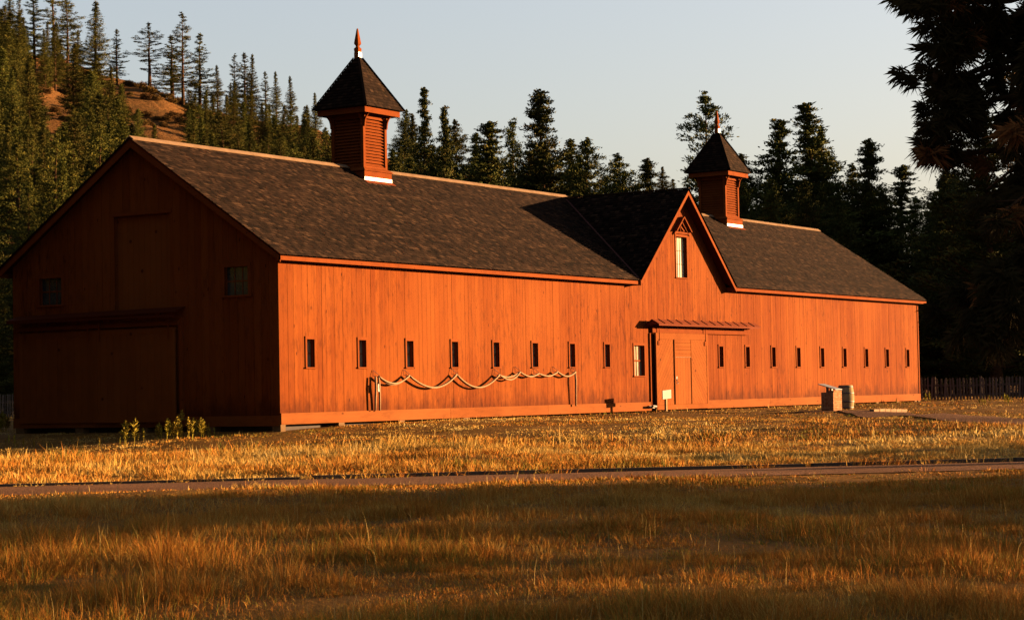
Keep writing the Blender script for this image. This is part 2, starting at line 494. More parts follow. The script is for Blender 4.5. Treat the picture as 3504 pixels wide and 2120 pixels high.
# hill as one terrain sheet in polar form round the viewpoint
pxs = np.linspace(-900, 3400, 150); rs = np.concatenate([np.linspace(150, 470, 90), np.linspace(480, 900, 20)])
HV = []
for r in rs:
    for p in pxs:
        v = ray(p, 940); v = v / np.linalg.norm(v[:2]); X = CAM[0] + v[0] * r; Y = CAM[1] + v[1] * r
        HV.append((X, Y, float(hill_h(p, r))))
HV = np.array(HV); k = np.clip((np.repeat(rs, len(pxs)) - 160) / 60, 0, 1)
HV[:, 2] += k * ((vnoise(HV[:, 0], HV[:, 1], 22, 5) - .5) * 4 + (vnoise(HV[:, 0], HV[:, 1], 7, 6) - .5) * 2.2)
idx = np.arange(len(HV)).reshape(len(rs), len(pxs))
Q = np.stack([idx[:-1, :-1], idx[:-1, 1:], idx[1:, 1:], idx[1:, :-1]], -1).reshape(-1, 4)
tag(np_mesh('hill', HV, [Q], None, MT['hill'], smooth=True), kind='structure')


def strip(name, line, w0, w1, lift, material):
    """ribbon laid on the ground along a polyline [(x,y)...]"""
    V = []; P = np.array(line, float); seg = []
    for a, b in zip(P[:-1], P[1:]):
        n = max(2, int(np.linalg.norm(b - a) / .8))
        for i in range(n): seg.append(a + (b - a) * i / n)
    seg.append(P[-1]); seg = np.array(seg); d = np.gradient(seg, axis=0); d /= np.linalg.norm(d, axis=1)[:, None]; nn = np.stack([-d[:, 1], d[:, 0]], 1)
    m = 6; V = []
    for j in range(m + 1):
        w = w0 + (w1 - w0) * j / m; q = seg + nn * w; V.append(np.column_stack([q, gz(q[:, 0], q[:, 1]) + lift + .012 * math.sin(math.pi * j / m)]))
    V = np.array(V); idx = np.arange(V.shape[0] * V.shape[1]).reshape(V.shape[:2])
    Q = np.stack([idx[:-1, :-1], idx[1:, :-1], idx[1:, 1:], idx[:-1, 1:]], -1).reshape(-1, 4)
    return tag(np_mesh(name, V.reshape(-1, 3), [Q], None, material, smooth=True), kind='structure')


strip('road', [xy((ROAD_A + ROAD_B) / 2, s) for s in (-55, 0, 40, 90, 150)], -1.22, 1.22, .008, MT['road'])
PATH = [(20.5, -6.5), (24.5, -8.3), (21.5, -10.2), (16.5, -13.0), (8.5, -20.2), (3, -26)]
strip('path', PATH, -1.0, 1.0, .035, MT['road'])

# timber edging along the barn side of the road
for c, lab in ((ROAD_B + .08, 'long low dark timber edging along the barn side of the gravel road'),):
    e = thing('timber_edging', lab, 'edging'); s = -50.0
    while s < 60:
        L = random.uniform(3.2, 5.0); a = xy(c + random.uniform(-.06, .06), s); b_ = xy(c + random.uniform(-.06, .06), s + L - random.uniform(.03, .25)); m_ = MB(); dz = random.uniform(-.02, .03)
        m_.bar((a[0], a[1], float(gz(*a)) - .005 + dz), (b_[0], b_[1], float(gz(*b_)) - .005 + dz), .12, .12, t=.22)
        m_.build('edging_board', MT['oldwood'], e); s += L

# ------------------------------------------------------------------ the barn
BL, BW = 52.7, 11.36                 # length along X, depth along Y; front wall on Y=0, near end wall on X=0
EZ, RZ, OHY, OHX = 5.20, 9.20, .37, .36
YR = BW / 2
SLP = (RZ - EZ) / (YR + OHY)
GXC, GHW, GPZ, GOH = 26.38, 4.22, 9.08, .45       # steep central gable: middle, half width at the eaves, peak height, overhang
GSL = (GPZ - EZ) / GHW
barn = thing('barn', 'long red wooden barn with brown shingle roof, two cupolas and a steep central gable', 'barn', (0, 0, 0))


def roof_z(y): return EZ + SLP * ((y if y < YR else 2 * YR - y) + OHY)
def gab_z(x): return GPZ - GSL * abs(x - GXC)


def boards(name, plane, u0, u1, zb, ztop, openings, wmin, wmax, material, off=0.0, thick=.025, peaks=(), sgn=1, gap=(.004, .012), inward=1):
    """one wall of vertical boards. plane 'x' = runs along X at Y=off, 'y' = runs along Y at X=off"""
    m = MB(); u = u0
    while u < u1 - .02:
        w = random.uniform(wmin, wmax); e = min(u + w, u1)
        if u1 - e < wmin * .5: e = u1
        g = random.uniform(*gap) / 2; t = random.random() * .8 + .1; pr = random.uniform(-.004, .004)
        cuts = sorted({u + g, e - g} | {c for o in openings for c in o[:2] if u + g < c < e - g} | {c for c in peaks if u + g < c < e - g})
        for a, b in zip(cuts[:-1], cuts[1:]):
            iv = [(zb, None)]; mid = (a + b) / 2
            for o in openings:
                if o[0] - 1e-6 <= mid <= o[1] + 1e-6:
                    nv = []
                    for z0, z1 in iv:
                        zz = 99 if z1 is None else z1
                        if o[2] > z0: nv.append((z0, min(o[2], zz)))
                        if o[3] < zz: nv.append((max(o[3], z0), z1))
                    iv = nv
            for z0, z1 in iv:
                ta = ztop(a) if z1 is None else z1; tb = ztop(b) if z1 is None else z1
                if max(ta, tb) - z0 < .02: continue
                if plane == 'x':
                    p = [(a, off - pr * 1, z0), (b, off - pr, z0), (b, off - pr, tb), (a, off - pr, ta)]; d = (0, thick * inward, 0)
                else:
                    p = [(off - pr, a, z0), (off - pr, b, z0), (off - pr, b, tb), (off - pr, a, ta)]; d = (thick * inward, 0, 0)
                m.prism(p, d, t)
        u = e
    return m.build(name, material, barn)


# window and door openings, measured on the photograph
WL = [float(on_plane(x / VK, 1208 / VK, 0 + 1, 0)[0]) for x in (1048.7, 1227, 1390.5, 1544.6, 1687, 1820.5, 1948.2, 2068.5)]
WR = [float(on_plane(x / VK, 1225 / VK, 1, 0)[0]) for x in (2460.1, 2551.1, 2640.3, 2725.8, 2807.4, 2884.4, 2959, 3030.4, 3100.8)]
small = [(x, x + .38, 1.75, 2.62) for x in WL + WR]
big = (22.24, 23.08, 1.40, 2.60); gwin = (25.98, 26.92, 5.44, 7.12)
front_open = small + [big, gwin, (23.9, 28.2, .12, 3.05)]


def ftop(x): return max(5.16, gab_z(x) - .10) if abs(x - GXC) < GHW else 5.16


boards('wall', 'x', 0, BL, .02, ftop, front_open, .17, .30, MT['wall'], 0.0, peaks=(GXC, GXC - GHW, GXC + GHW))
hay = (4.37, 6.74, 3.66, 6.74); ew1 = (9.10, 10.10, 4.02, 4.90); ew2 = (1.18, 2.12, 4.02, 4.90)
boards('wall', 'y', 0.026, BW, .02, lambda y: roof_z(y) - .12, [hay, ew1, ew2], .24, .36, MT['wall'], 0.0, peaks=(YR,))
boards('wall', 'x', 0.03, BL - .03, .02, lambda x: 5.14, [], 1.2, 1.8, MT['wall'], BW, inward=-1, gap=(.001, .002))
boards('wall', 'y', 0.026, BW - .03, .02, lambda y: roof_z(y) - .12, [], .24, .36, MT['wall'], BL, peaks=(YR,), inward=-1)

# skirt boards in lengths, with seams
def skirt(x0, x1, y0, y1, z0, z1):
    m = MB(); m.box(x0, x1, y0, y1, z0, z1); return m.build('skirt_board', MT['plank'], barn)


u = 0.0
for e in (9.2, 15.6, 20.2, 23.55): skirt(u, e - .012, -.045, -.002, 0.0, .345); u = e
u = 28.45
for e in (34.6, 41.1, 47.4, BL + .04): skirt(u, e - .012, -.045, -.002, 0.0, .345); u = e
u = 0.0
for e in (3.7, 7.6, BW): skirt(-.045, -.002, u, e - .012, -.04, .28); u = e
m = MB(); m.box(.3, BL - .3, .35, .5, -.6, .1); m.build('crawl_shade', MT['dark'], barn); m = MB(); m.box(.3, .45, .5, BW - .3, -.6, .1); m.build('crawl_shade', MT['dark'], barn)  # near-black boxes paint the shade under the floor


def footing(x0, x1, y0, y1, z0, z1):
    m = MB(); m.box(x0, x1, y0, y1, z0, z1); return m.build('foundation_stone', MT['stone'], barn)


for x, w in ((-.02, .24), (2.9, .3), (6.2, .3), (10, .4), (51.9, .3), (BL - .28, .26), (49.5, .3), (46.8, .3)): footing(x, x + w, -.03, .30, -.55, -.004)
for y in (2.6, 5.4, 8.2, 10.9): footing(-.02, .28, y, y + .35, -.6, -.045)

# roof decks
def deck(name, poly_xy, zf, th, parent, material):
    m = MB(); m.prism([(x, y, zf(x, y) - th) for x, y in poly_xy], (0, 0, th - .012)); return m.build(name, material, parent)


mz = lambda x, y: roof_z(y)
X0, X1 = -OHX, BL + OHX
yv = (GPZ - EZ) / SLP - OHY
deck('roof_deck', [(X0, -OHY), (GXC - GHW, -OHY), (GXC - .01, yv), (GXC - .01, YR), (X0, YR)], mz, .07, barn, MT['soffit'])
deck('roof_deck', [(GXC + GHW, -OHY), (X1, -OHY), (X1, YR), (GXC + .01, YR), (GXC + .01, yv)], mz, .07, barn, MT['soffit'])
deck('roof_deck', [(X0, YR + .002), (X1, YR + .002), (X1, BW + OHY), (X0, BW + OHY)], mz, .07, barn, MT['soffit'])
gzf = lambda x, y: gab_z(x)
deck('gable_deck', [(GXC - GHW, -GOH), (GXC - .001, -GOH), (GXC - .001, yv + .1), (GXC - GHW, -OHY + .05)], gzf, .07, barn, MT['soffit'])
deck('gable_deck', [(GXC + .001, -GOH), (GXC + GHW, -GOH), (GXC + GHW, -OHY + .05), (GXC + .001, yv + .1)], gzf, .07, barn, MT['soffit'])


def shingles(name, origin, along, upslope, normal, length, height, parent, keep=None, expo=.15, wmin=.11, wmax=.24):
    """courses of single shingles, each with a thick butt end; along/upslope unit vectors"""
    o = np.array(origin, float); a = np.array(along, float); u = np.array(upslope, float); n = np.array(normal, float)
    V = []; T = []; rows = int(height / expo); r_ = np.random.default_rng(len(name) + int(length * 10))
    for r in range(rows + 1):
        h0 = r * expo; h1 = min(h0 + expo * 1.12, height)
        if h1 - h0 < .03: continue
        w = r_.uniform(wmin, wmax, int(length / wmin) + 2); e = np.concatenate([[0], np.cumsum(w)]); e = e[e < length]; e = np.append(e, length)
        l, rr = e[:-1], e[1:]; lift = r_.uniform(.016, .032, len(l)); low = h0 - r_.uniform(0, .012, len(l)); row_t = r_.uniform(-.1, .1)
        if keep is not None:
            cpt = o + a * ((l + rr) / 2)[:, None] + u * ((h0 + h1) / 2); kk = keep(cpt); l, rr, lift, low = l[kk], rr[kk], lift[kk], low[kk]
            if not len(l): continue
        P = lambda s, h, d: o + a * s[:, None] + u * (h if np.ndim(h) == 0 else h[:, None]) + n * (d if np.ndim(d) == 0 else d[:, None])
        g = .004
        V.append(np.stack([P(l + g, low, 0.0), P(rr - g, low, 0.0), P(rr - g, low, lift), P(l + g, low, lift), P(rr - g, h1, .004), P(l + g, h1, .004)], 1))
        T.append(np.clip(r_.normal(.45, .29, len(l)) + row_t * 1.5, 0, 1))
    V = np.concatenate(V); T = np.concatenate(T); b = np.arange(len(V))[:, None] * 6
    F = np.concatenate([b + np.array([0, 1, 2, 3]), b + np.array([3, 2, 4, 5])])
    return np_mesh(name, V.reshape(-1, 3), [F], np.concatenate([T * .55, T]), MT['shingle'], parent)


ln = math.hypot(1, SLP); us = np.array([0, 1 / ln, SLP / ln]); un = np.array([0, -SLP / ln, 1 / ln]); hgt = (YR + OHY) * ln
ov = .05
shingles('roof', np.array([X0 - ov, -OHY, EZ]) - us * ov, (1, 0, 0), us, un, X1 - X0 + 2 * ov, hgt + ov, barn,
         keep=lambda P: ~((gab_z(P[:, 0]) > P[:, 2] + .02) & (np.abs(P[:, 0] - GXC) < GHW + .05)))
usb = us * (1, -1, 1); unb = un * (1, -1, 1)
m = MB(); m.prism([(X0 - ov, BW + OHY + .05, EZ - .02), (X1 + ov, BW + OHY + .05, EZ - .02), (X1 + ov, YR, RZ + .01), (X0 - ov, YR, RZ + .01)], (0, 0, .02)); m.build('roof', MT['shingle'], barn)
lg = math.hypot(1, GSL)
def roof_z_np(y): return EZ + SLP * (y + OHY)


for sx in (-1, 1):
    ug = np.array([-sx / lg, 0, GSL / lg]); ng = np.array([sx * GSL / lg, 0, 1 / lg]); hg = GHW * lg
    shingles('gable_roof', np.array([GXC + sx * GHW, -GOH - .04, EZ]) - ug * .03, (0, 1, 0), ug, ng, yv + GOH + .2, hg + .03, barn,
             keep=lambda P: (roof_z_np(P[:, 1]) < P[:, 2] + .03), expo=.14)
    m = MB(); a = np.array([GXC + sx * GHW, -OHY, EZ + .03]); b = np.array([GXC, yv, GPZ + .03]); m.bar(a, b, .16, .03, (0, -.3, 1)); m.build('valley_flashing', MT['tin'], barn)
m = MB(); m.bar((GXC, -GOH - .05, GPZ + .035), (GXC, yv + .15, GPZ + .035), .16, .05); m.build('ridge_cap', MT['shingle'], barn)

# ridge boards: pale, two leaning planks, broken by the cupolas
CUP = (11.92, 41.36); CHW = .845
segs = [(X0 - .04, CUP[0] - CHW), (CUP[0] + CHW, 20.1), (20.112, GXC + .3), (GXC + 1.2, CUP[1] - CHW), (CUP[1] + CHW, 46.4), (46.412, X1 + .04)]
m = MB()
for a, b in segs:
    dz = random.uniform(0, .012)
    for s in (-1, 1):
        m.bar((a, YR + s * .085, RZ - .005 + dz), (b, YR + s * .085, RZ - .005 + dz), .20, .035, (0, s * SLP, 1))
m.build('ridge_cap', MT['cap'], barn)

# eave fascias, soffits
for a, b in ((X0, GXC - GHW + .02), (GXC + GHW - .02, X1)):
    m = MB(); m.box(a, b, -OHY, -OHY + .03, 5.0, 5.165); m.build('fascia', MT['trim'], barn)
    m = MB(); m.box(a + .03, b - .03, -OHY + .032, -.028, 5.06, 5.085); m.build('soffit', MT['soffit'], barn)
m = MB(); m.box(X0, X1, BW + OHY - .03, BW + OHY, 5.0, 5.165); m.build('fascia', MT['trim'], barn)
# rake boards of the two end gables
for xx in (X0, X1 - .03):
    for s in (-1, 1):
        m = MB(); ye = -OHY if s < 0 else BW + OHY
        m.prism([(xx, ye, EZ - .26), (xx, YR, RZ - .30), (xx, YR, RZ - .065), (xx, ye, EZ - .035)], (.03, 0, 0)); m.build('rake_board', MT['trim'], barn)
# rake boards and soffit frieze of the central gable
for s in (-1, 1):
    m = MB(); xe = GXC + s * (GHW + .02)
    m.prism([(xe, -GOH, EZ - .25), (GXC, -GOH, GPZ - .25), (GXC, -GOH, GPZ - .02), (xe, -GOH, EZ - .02)], (0, .03, 0)); m.build('rake_board', MT['trim'], barn)
    m = MB(); m.box(xe - .02, xe + .02, -GOH + .03, 0, EZ - .24, EZ - .03); m.build('rake_return', MT['trim'], barn)
m = MB(); m.box(BL - .11, BL + .012, -.03, -.002, .36, 4.98); m.build('corner_board', MT['trim'], barn)


def window_front(o, sill=True, kind='small'):
    x0, x1, z0, z1 = o; fw = .075; D = .135
    m = MB(); m.box(x0 - fw, x0, -.03, -.002, z0, z1); m.box(x1, x1 + fw, -.03, -.002, z0, z1); m.box(x0 - fw, x1 + fw, -.033, -.002, z1 + .001, z1 + fw + .02)
    for a, b in ((x0 - .02, x0), (x1, x1 + .02)): m.box(a, b, .001, D, z0 - .02, z1 + .02)
    m.box(x0, x1, .001, D, z1, z1 + .02)
    w = m.build('window', MT['trim'], barn)
    m = MB(); m.box(x0 - fw - .02, x1 + fw + .02, -.06, D, z0 - .045, z0 - .001); m.build('sill', MT['trim'], w)
    m = MB(); m.box(x0, x1, D, D + .012, z0, z1); m.build('pane', MT['blind'] if kind == 'gable' else MT['pane'], w)
    m = MB(); bw = .012
    if kind == 'small': m.box(x0, x1, D - .022, D - .001, (z0 + z1) / 2 - .013, (z0 + z1) / 2 + .013)
    if kind == 'big':
        m.box(x0, x1, D - .04, D - .001, (z0 + z1) / 2 - .03, (z0 + z1) / 2 + .03)
        for k in (1, 2, 3): xm = x0 + (x1 - x0) * k / 4; m.box(xm - bw, xm + bw, D - .02, D - .002, z0, z1)
    if kind == 'gable':
        for k in (1, 2): zm = z0 + (z1 - z0) * k / 3; m.box(x0, x1, D - .018, D - .001, zm - .011, zm + .011)
        for k in (1, 2, 3, 4): xm = x0 + (x1 - x0) * k / 5; m.box(xm - .011, xm + .011, D - .02, D - .002, z0, z1)
    m.build('muntin', MT['oldwood'] if kind == 'gable' else MT['trim'], w)
    return w


for o in small: window_front(o)
window_front(big, kind='big')
wg = window_front(gwin, kind='gable')
# small peaked hood over the gable window
m = MB(); xc = (gwin[0] + gwin[1]) / 2
for s in (-1, 1):
    a = np.array([xc + s * .66, -.10, 7.34]); b = np.array([xc, -.10, 7.94]); m.bar(a, b, .20, .05, (-s * .6, 0, .66)); m.bar(a + (0, .04, -.13), b + (0, .04, -.17), .06, .09, (-s * .6, 0, .66))
m.box(xc - .62, xc + .62, -.075, -.003, 7.24, 7.32); m.box(xc - .14, xc - .11, -.07, -.003, 7.33, 7.52); m.bar((xc + .2, -.05, 7.36), (xc - .12, -.05, 7.56), .05, .05)
m.build('window_hood', MT['trim'], wg)


def window_end(o):
    y0, y1, z0, z1 = o; fw = .12
    m = MB(); m.box(-.03, -.002, y0 - fw, y0, z0, z1); m.box(-.03, -.002, y1, y1 + fw, z0, z1); m.box(-.034, -.002, y0 - fw, y1 + fw, z1 + .001, z1 + fw)
    for a, b in ((y0 - .02, y0), (y1, y1 + .02)): m.box(.001, .12, a, b, z0, z1)
    w = m.build('window', MT['trim'], barn)
    m = MB(); m.box(-.06, .12, y0 - fw - .03, y1 + fw + .03, z0 - .06, z0 - .001); m.build('sill', MT['trim'], w)
    m = MB(); m.box(.12, .13, y0, y1, z0, z1); m.build('pane', MT['darkpane'], w)
    m = MB(); m.box(.10, .119, y0, y1, (z0 + z1) / 2 - .02, (z0 + z1) / 2 + .02)
    for k in (1, 2): ym = y0 + (y1 - y0) * k / 3; m.box(.104, .118, ym - .012, ym + .012, z0, z1)
    m.build('muntin', MT['trim'], w)


window_end(ew1); window_end(ew2)
# hay door set back in the end gable
m = MB(); y0, y1, z0, z1 = hay; u = y0
while u < y1 - .01: e = min(u + .24, y1); m.box(.14, .165, u + .004, e - .004, z0, z1); u = e
hd = m.build('hay_door', MT['door'], barn)
m = MB(); m.box(.002, .14, y0 - .02, y0, z0, z1); m.box(.002, .14, y1, y1 + .02, z0, z1); m.box(.002, .14, y0, y1, z1, z1 + .02); m.box(-.035, -.002, y0 - .10, y1 + .1, z1 + .021, z1 + .12); m.box(-.05, .14, y0 - .05, y1 + .05, z0 - .05, z0 - .001)
m.build('door_frame', MT['trim'], hd)


def clip_poly(poly, lo, hi):
    for ax, side, v in ((0, 1, lo[0]), (0, -1, hi[0]), (1, 1, lo[1]), (1, -1, hi[1])):
        out = []
        for i in range(len(poly)):
            p, q = poly[i - 1], poly[i]; ip = (p[ax] - v) * side >= 0; iq = (q[ax] - v) * side >= 0
            if ip != iq: t = (v - p[ax]) / (q[ax] - p[ax]); out.append((p[0] + t * (q[0] - p[0]), p[1] + t * (q[1] - p[1])))
            if iq: out.append(q)
        poly = out
        if not poly: return []
    return poly


def diag(m, lo, hi, slope, step, place, d, gap=.010):
    """diagonal boards filling a rectangle"""
    w, h = hi[0] - lo[0], hi[1] - lo[1]; o = lo[1] - abs(slope) * w - step
    while o < hi[1] + abs(slope) * w:
        y0 = o; q = [(lo[0] - .5, y0 - slope * .5), (hi[0] + .5, y0 + slope * (w + .5)), (hi[0] + .5, y0 + slope * (w + .5) + step - gap), (lo[0] - .5, y0 - slope * .5 + step - gap)]
        q = clip_poly(q, lo, hi)
        if len(q) >= 3: m.prism([place(*p) for p in q], d)
        o += step


# big sliding door of the front, hung outside the wall, with a wicket door
m = MB(); yd = -.19; dx0, dx1, dzt = 23.76, 28.32, 3.12
pl = lambda x, z: (x, yd + .012, z)
m.box(dx0, dx1, yd + .045, yd + .075, .02, dzt)
diag(m, (dx0 + .10, .22), (25.27, 2.86), 1.15, .26, pl, (0, .03, 0)); diag(m, (26.86, .22), (dx1 - .14, 2.86), -1.15, .26, pl, (0, .03, 0))
m.box(dx0, dx0 + .095, yd, yd + .04, .02, dzt); m.box(dx1 - .135, dx1, yd, yd + .04, .02, dzt); m.box(dx0 + .096, dx1 - .136, yd - .003, yd + .04, .02, .215); m.box(dx0 + .096, dx1 - .136, yd - .003, yd + .04, 2.865, dzt)
for k in range(5): m.box(25.36, 26.78, yd + .008, yd + .04, 2.15 + k * .145, 2.15 + k * .145 + .137)
m.box(25.275, 25.355, yd - .035, yd + .04, .22, 2.86); m.box(26.785, 26.855, yd - .006, yd + .04, .22, 2.86)
door = m.build('sliding_door', MT['door'], barn)
m = MB(); x = 25.37
for k in range(6): m.box(x, x + .222, yd + .020, yd + .043, .225, 2.13); x += .2305
m.build('wicket_door', MT['door'], door)
m = MB(); m.box(25.37, 26.76, yd - .012, yd + .018, 2.131, 2.148); m.build('ledge', MT['cap'], door)
m = MB(); m.box(25.42, 25.47, yd - .02, yd + .02, 1.18, 1.36); m.tube([(25.5 + .07 * math.cos(q), yd - .03, 1.16 + .10 * math.sin(q)) for q in np.linspace(1.6, 6.0, 12)], .012, 6); m.build('latch', MT['iron'], door)
for x in (24.05, 28.12):
    m = MB(); m.box(x - .02, x + .02, yd - .022, yd - .001, 2.62, 3.40); m.box(x - .13, x - .01, yd - .02, yd - .002, 2.62, 2.80)
    m.tube([(x - .03, yd - .04, 3.36), (x + .0, yd - .07, 3.36)], .06, 10); m.build('hanger', MT['trim'], door)
m = MB(); m.box(23.22, 23.75, -.12, -.003, .10, .20); m.tube([(23.15, -.3, .18), (23.6, -.22, .16)], .05, 8); m.build('stop_block', MT['iron'], door)
m = MB(); m.box(23.62, 32.40, -.125, -.003, 3.13, 3.36); trk = m.build('door_track', MT['trim'], barn)
m = MB(); m.box(23.5, 23.57, -.06, -.003, .1, 3.1); m.build('door_jamb', MT['trim'], barn)
# little gabled roof over the door track, with battens
m = MB(); hy0, hyr, hy1 = -.66, -.34, -.02; hzr, hze = 3.63, 3.44; xa, xb = 23.18, 32.55
m.prism([(xa, hy0, hze), (xb, hy0, hze), (xb, hyr, hzr), (xa, hyr, hzr)], (0, 0, .022)); m.prism([(xa, hyr + .001, hzr), (xb, hyr + .001, hzr), (xb, hy1, hze), (xa, hy1, hze)], (0, 0, .022))
m.prism([(xa + .04, hy0 + .03, hze - .01), (xa + .04, hy1 - .02, hze - .01), (xa + .04, hyr, hzr - .015)], (.03, 0, 0)); m.box(xa + .1, xb - .05, hy0 + .05, hy0 + .08, hze - .05, hze - .005); m.box(xa + .1, xb - .05, -.30, -.02, hze - .06, hze - .02)
hood = m.build('door_hood', MT['redmetal'], barn)
for k in range(12):
    x = xa + .55 + k * .745; m = MB(); m.bar((x, hy0 + .0, hze + .033), (x, hyr, hzr + .033), .06, .035, (0, -.5, 1)); m.build('batten', MT['redmetal'], hood)

# end wall: hood, track and the two sliding leaves
m = MB(); m.prism([(-.003, 3.75, 3.72), (-.003, 11.15, 3.66), (-.50, 11.15, 3.50), (-.50, 3.75, 3.56)], (0, 0, .03)); m.box(-.50, -.47, 3.75, 11.15, 3.42, 3.50); m.build('door_hood', MT['soffit'], barn)
m = MB(); m.box(-.14, -.003, 3.95, 11.1, 3.17, 3.30); m.build('door_track', MT['trim'], barn)
for a, b, px in ((4.05, 7.52, -.20), (7.62, 11.0, -.09)):
    m = MB(); m.box(px + .03, px + .06, a, b, .12, 3.10); u = a
    while u < b - .01: e = min(u + .29, b); m.box(px + .012, px + .029, u + .004, e - .004, .30, 2.92); u = e
    m.box(px, px + .03, a, a + .14, .12, 3.10); m.box(px, px + .03, b - .14, b, .12, 3.1); m.box(px - .003, px + .03, a + .141, b - .141, .12, .30); m.box(px - .003, px + .03, a + .141, b - .141, 2.92, 3.1); m.box(px - .002, px + .03, (a + b) / 2 - .06, (a + b) / 2 + .06, .301, 2.919)
    d = m.build('sliding_door', MT['door'], barn)
    for y in (a + .25, b - .25): m = MB(); m.box(px - .02, px - .004, y - .03, y + .03, 2.75, 3.36); m.build('hanger', MT['trim'], d)
m = MB(); m.box(-.10, -.003, 3.82, 3.96, .02, 3.40); m.build('door_jamb', MT['trim'], barn)


# cupolas
def cupola(cx):
    cz = 11.02; a = .735; p = .13; zb = 9.13
    m = MB()
    for sx in (-1, 1):
        for sy in (-1, 1): m.box(cx + sx * (a - p), cx + sx * a, YR + sy * (a - p), YR + sy * a, zb, cz + .2)
    for s in (-1, 1):
        m.box(cx - a + p, cx + a - p, YR + s * (a - .06), YR + s * (a - .006), cz - .06, cz + .2); m.box(cx + s * (a - .06), cx + s * (a - .006), YR - a + p, YR + a - p, cz - .06, cz + .2)
        m.box(cx - a + p, cx + a - p, YR + s * (a - .06), YR + s * (a - .006), zb, zb + .09); m.box(cx + s * (a - .06), cx + s * (a - .006), YR - a + p, YR + a - p, zb, zb + .09)
    cu = m.build('cupola', MT['trim'], barn)
    m = MB(); q = a - .17; m.box(cx - q, cx + q, YR - q, YR + q, zb, cz + .15); m.build('shade_core', MT['dark'], cu)  # near-black box paints the shade behind the louvres
    for face in range(4):
        m = MB(); n = 15; z0 = zb + .10; st = (cz - .07 - z0) / n; h = a - p - .004
        for k in range(n):
            zz = z0 + k * st
            q = [(-h, -a + .035, zz + .005), (h, -a + .035, zz + .005), (h, -a + .15, zz + st + .02), (-h, -a + .15, zz + st + .02)]
            R = [(1, 0, 0, 1), (0, -1, 1, 0), (-1, 0, 0, -1), (0, 1, -1, 0)][face]
            m.prism([(cx + x * R[0] + y * R[1], YR + x * R[2] + y * R[3], z) for x, y, z in q], (0, 0, .016))
        m.build('louvre', MT['trim'], cu)
    m = MB(); b = CHW; r2 = math.sqrt(2)
    m.lathe([(b * r2, 8.2), (b * r2, 9.02)], 4, (cx, YR, 0), math.pi / 4); m.lathe([((b + .05) * r2, 9.022), ((b + .05) * r2, 9.045), ((a + .01) * r2, 9.16), (a * .9, 9.16)], 4, (cx, YR, 0), math.pi / 4)
    m.build('base', MT['trim'], cu)
    m = MB(); y = YR - b - .004; zr = roof_z(y) + .03; m.box(cx - b - .003, cx + b + .003, y - .006, y, zr - .05, zr + .125); m.build('flashing', MT['white'], cu)
    m = MB(); m.prism([(cx - b - .05, y - .16, roof_z(y - .16) + .025), (cx + b + .05, y - .16, roof_z(y - .16) + .025), (cx + b + .05, y, roof_z(y) + .028), (cx - b - .05, y, roof_z(y) + .028)], (0, 0, .01)); m.build('apron', MT['redmetal'], cu)
    # roof: frieze, soffit, four shingled slopes with hip caps
    e = 1.21; ze, zt, tt = 11.34, 13.30, .10
    m = MB()
    for s in (-1, 1):
        m.box(cx - 1.09, cx + 1.09, YR + s * 1.05, YR + s * 1.09, 11.12, 11.33); m.box(cx + s * 1.05, cx + s * 1.09, YR - 1.049, YR + 1.049, 11.12, 11.33)
    m.box(cx - 1.048, cx + 1.048, YR - 1.048, YR + 1.048, 11.20, 11.23); m.build('frieze', MT['trim'], cu)
    m = MB(); m.lathe([((e - .02) * r2, ze), (tt * r2, zt - .01)], 4, (cx, YR, 0), math.pi / 4, .2); cr = m.build('cupola_roof', MT['shingle'], cu)
    V = []; F = []; T = []
    for face in range(4):
        rows = 17; R = [(1, 0, 0, 1), (0, -1, 1, 0), (-1, 0, 0, -1), (0, 1, -1, 0)][face]; sl_ = np.array([0, (e - tt), zt - ze]); sl_ /= np.linalg.norm(sl_); nn = np.array([0, -sl_[2], sl_[1]])
        for r in range(rows):
            f0, f1 = r / rows, min(1, (r + 1.1) / rows); w0 = e + (tt - e) * f0; w1 = e + (tt - e) * f1; z0_ = ze + (zt - ze) * f0; z1_ = ze + (zt - ze) * f1
            u = -w0
            while u < w0 - .005:
                v = min(u + random.uniform(.12, .22), w0); l = .02 + random.uniform(0, .012)
                k0, k1 = max(-w1, min(w1, u)), max(-w1, min(w1, v))
                pts = [np.array([u + .003, -w0, z0_]), np.array([v - .003, -w0, z0_]), np.array([v - .003, -w0, z0_]) + nn * l, np.array([u + .003, -w0, z0_]) + nn * l, np.array([k1, -w1, z1_]) + nn * .005, np.array([k0, -w1, z1_]) + nn * .005]
                n0 = len(V); V += [(cx + q[0] * R[0] + q[1] * R[1], YR + q[0] * R[2] + q[1] * R[3], q[2]) for q in pts]
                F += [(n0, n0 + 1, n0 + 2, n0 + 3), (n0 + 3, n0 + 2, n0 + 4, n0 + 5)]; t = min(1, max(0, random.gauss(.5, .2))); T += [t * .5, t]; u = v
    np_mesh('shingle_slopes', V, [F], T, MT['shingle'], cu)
    m = MB()
    for sx in (-1, 1):
        for sy in (-1, 1): m.bar((cx + sx * (e + .02), YR + sy * (e + .02), ze + .02), (cx + sx * (tt + .02), YR + sy * (tt + .02), zt + .02), .09, .045, (sx * .4, sy * .4, 1))
    m.build('hip_cap', MT['shingle'], cu)
    m = MB(); m.lathe([(.098 * r2, 13.2), (.098 * r2, 13.52), (.088 * r2, 13.53), (.098 * r2, 13.60), (.105 * r2, 13.66), (.052 * r2, 13.73), (.05 * r2, 13.77), (.09 * r2, 13.83), (.096 * r2, 13.87), (.022 * r2, 14.40), (.012 * r2, 14.42)], 4, (cx, YR, 0), math.pi / 4); m.build('finial', MT['trim'], cu)
    m = MB(); m.box(cx - .1, cx + .1, YR - .108, YR - .1, 13.34, 13.53); m.build('flashing', MT['white'], cu)
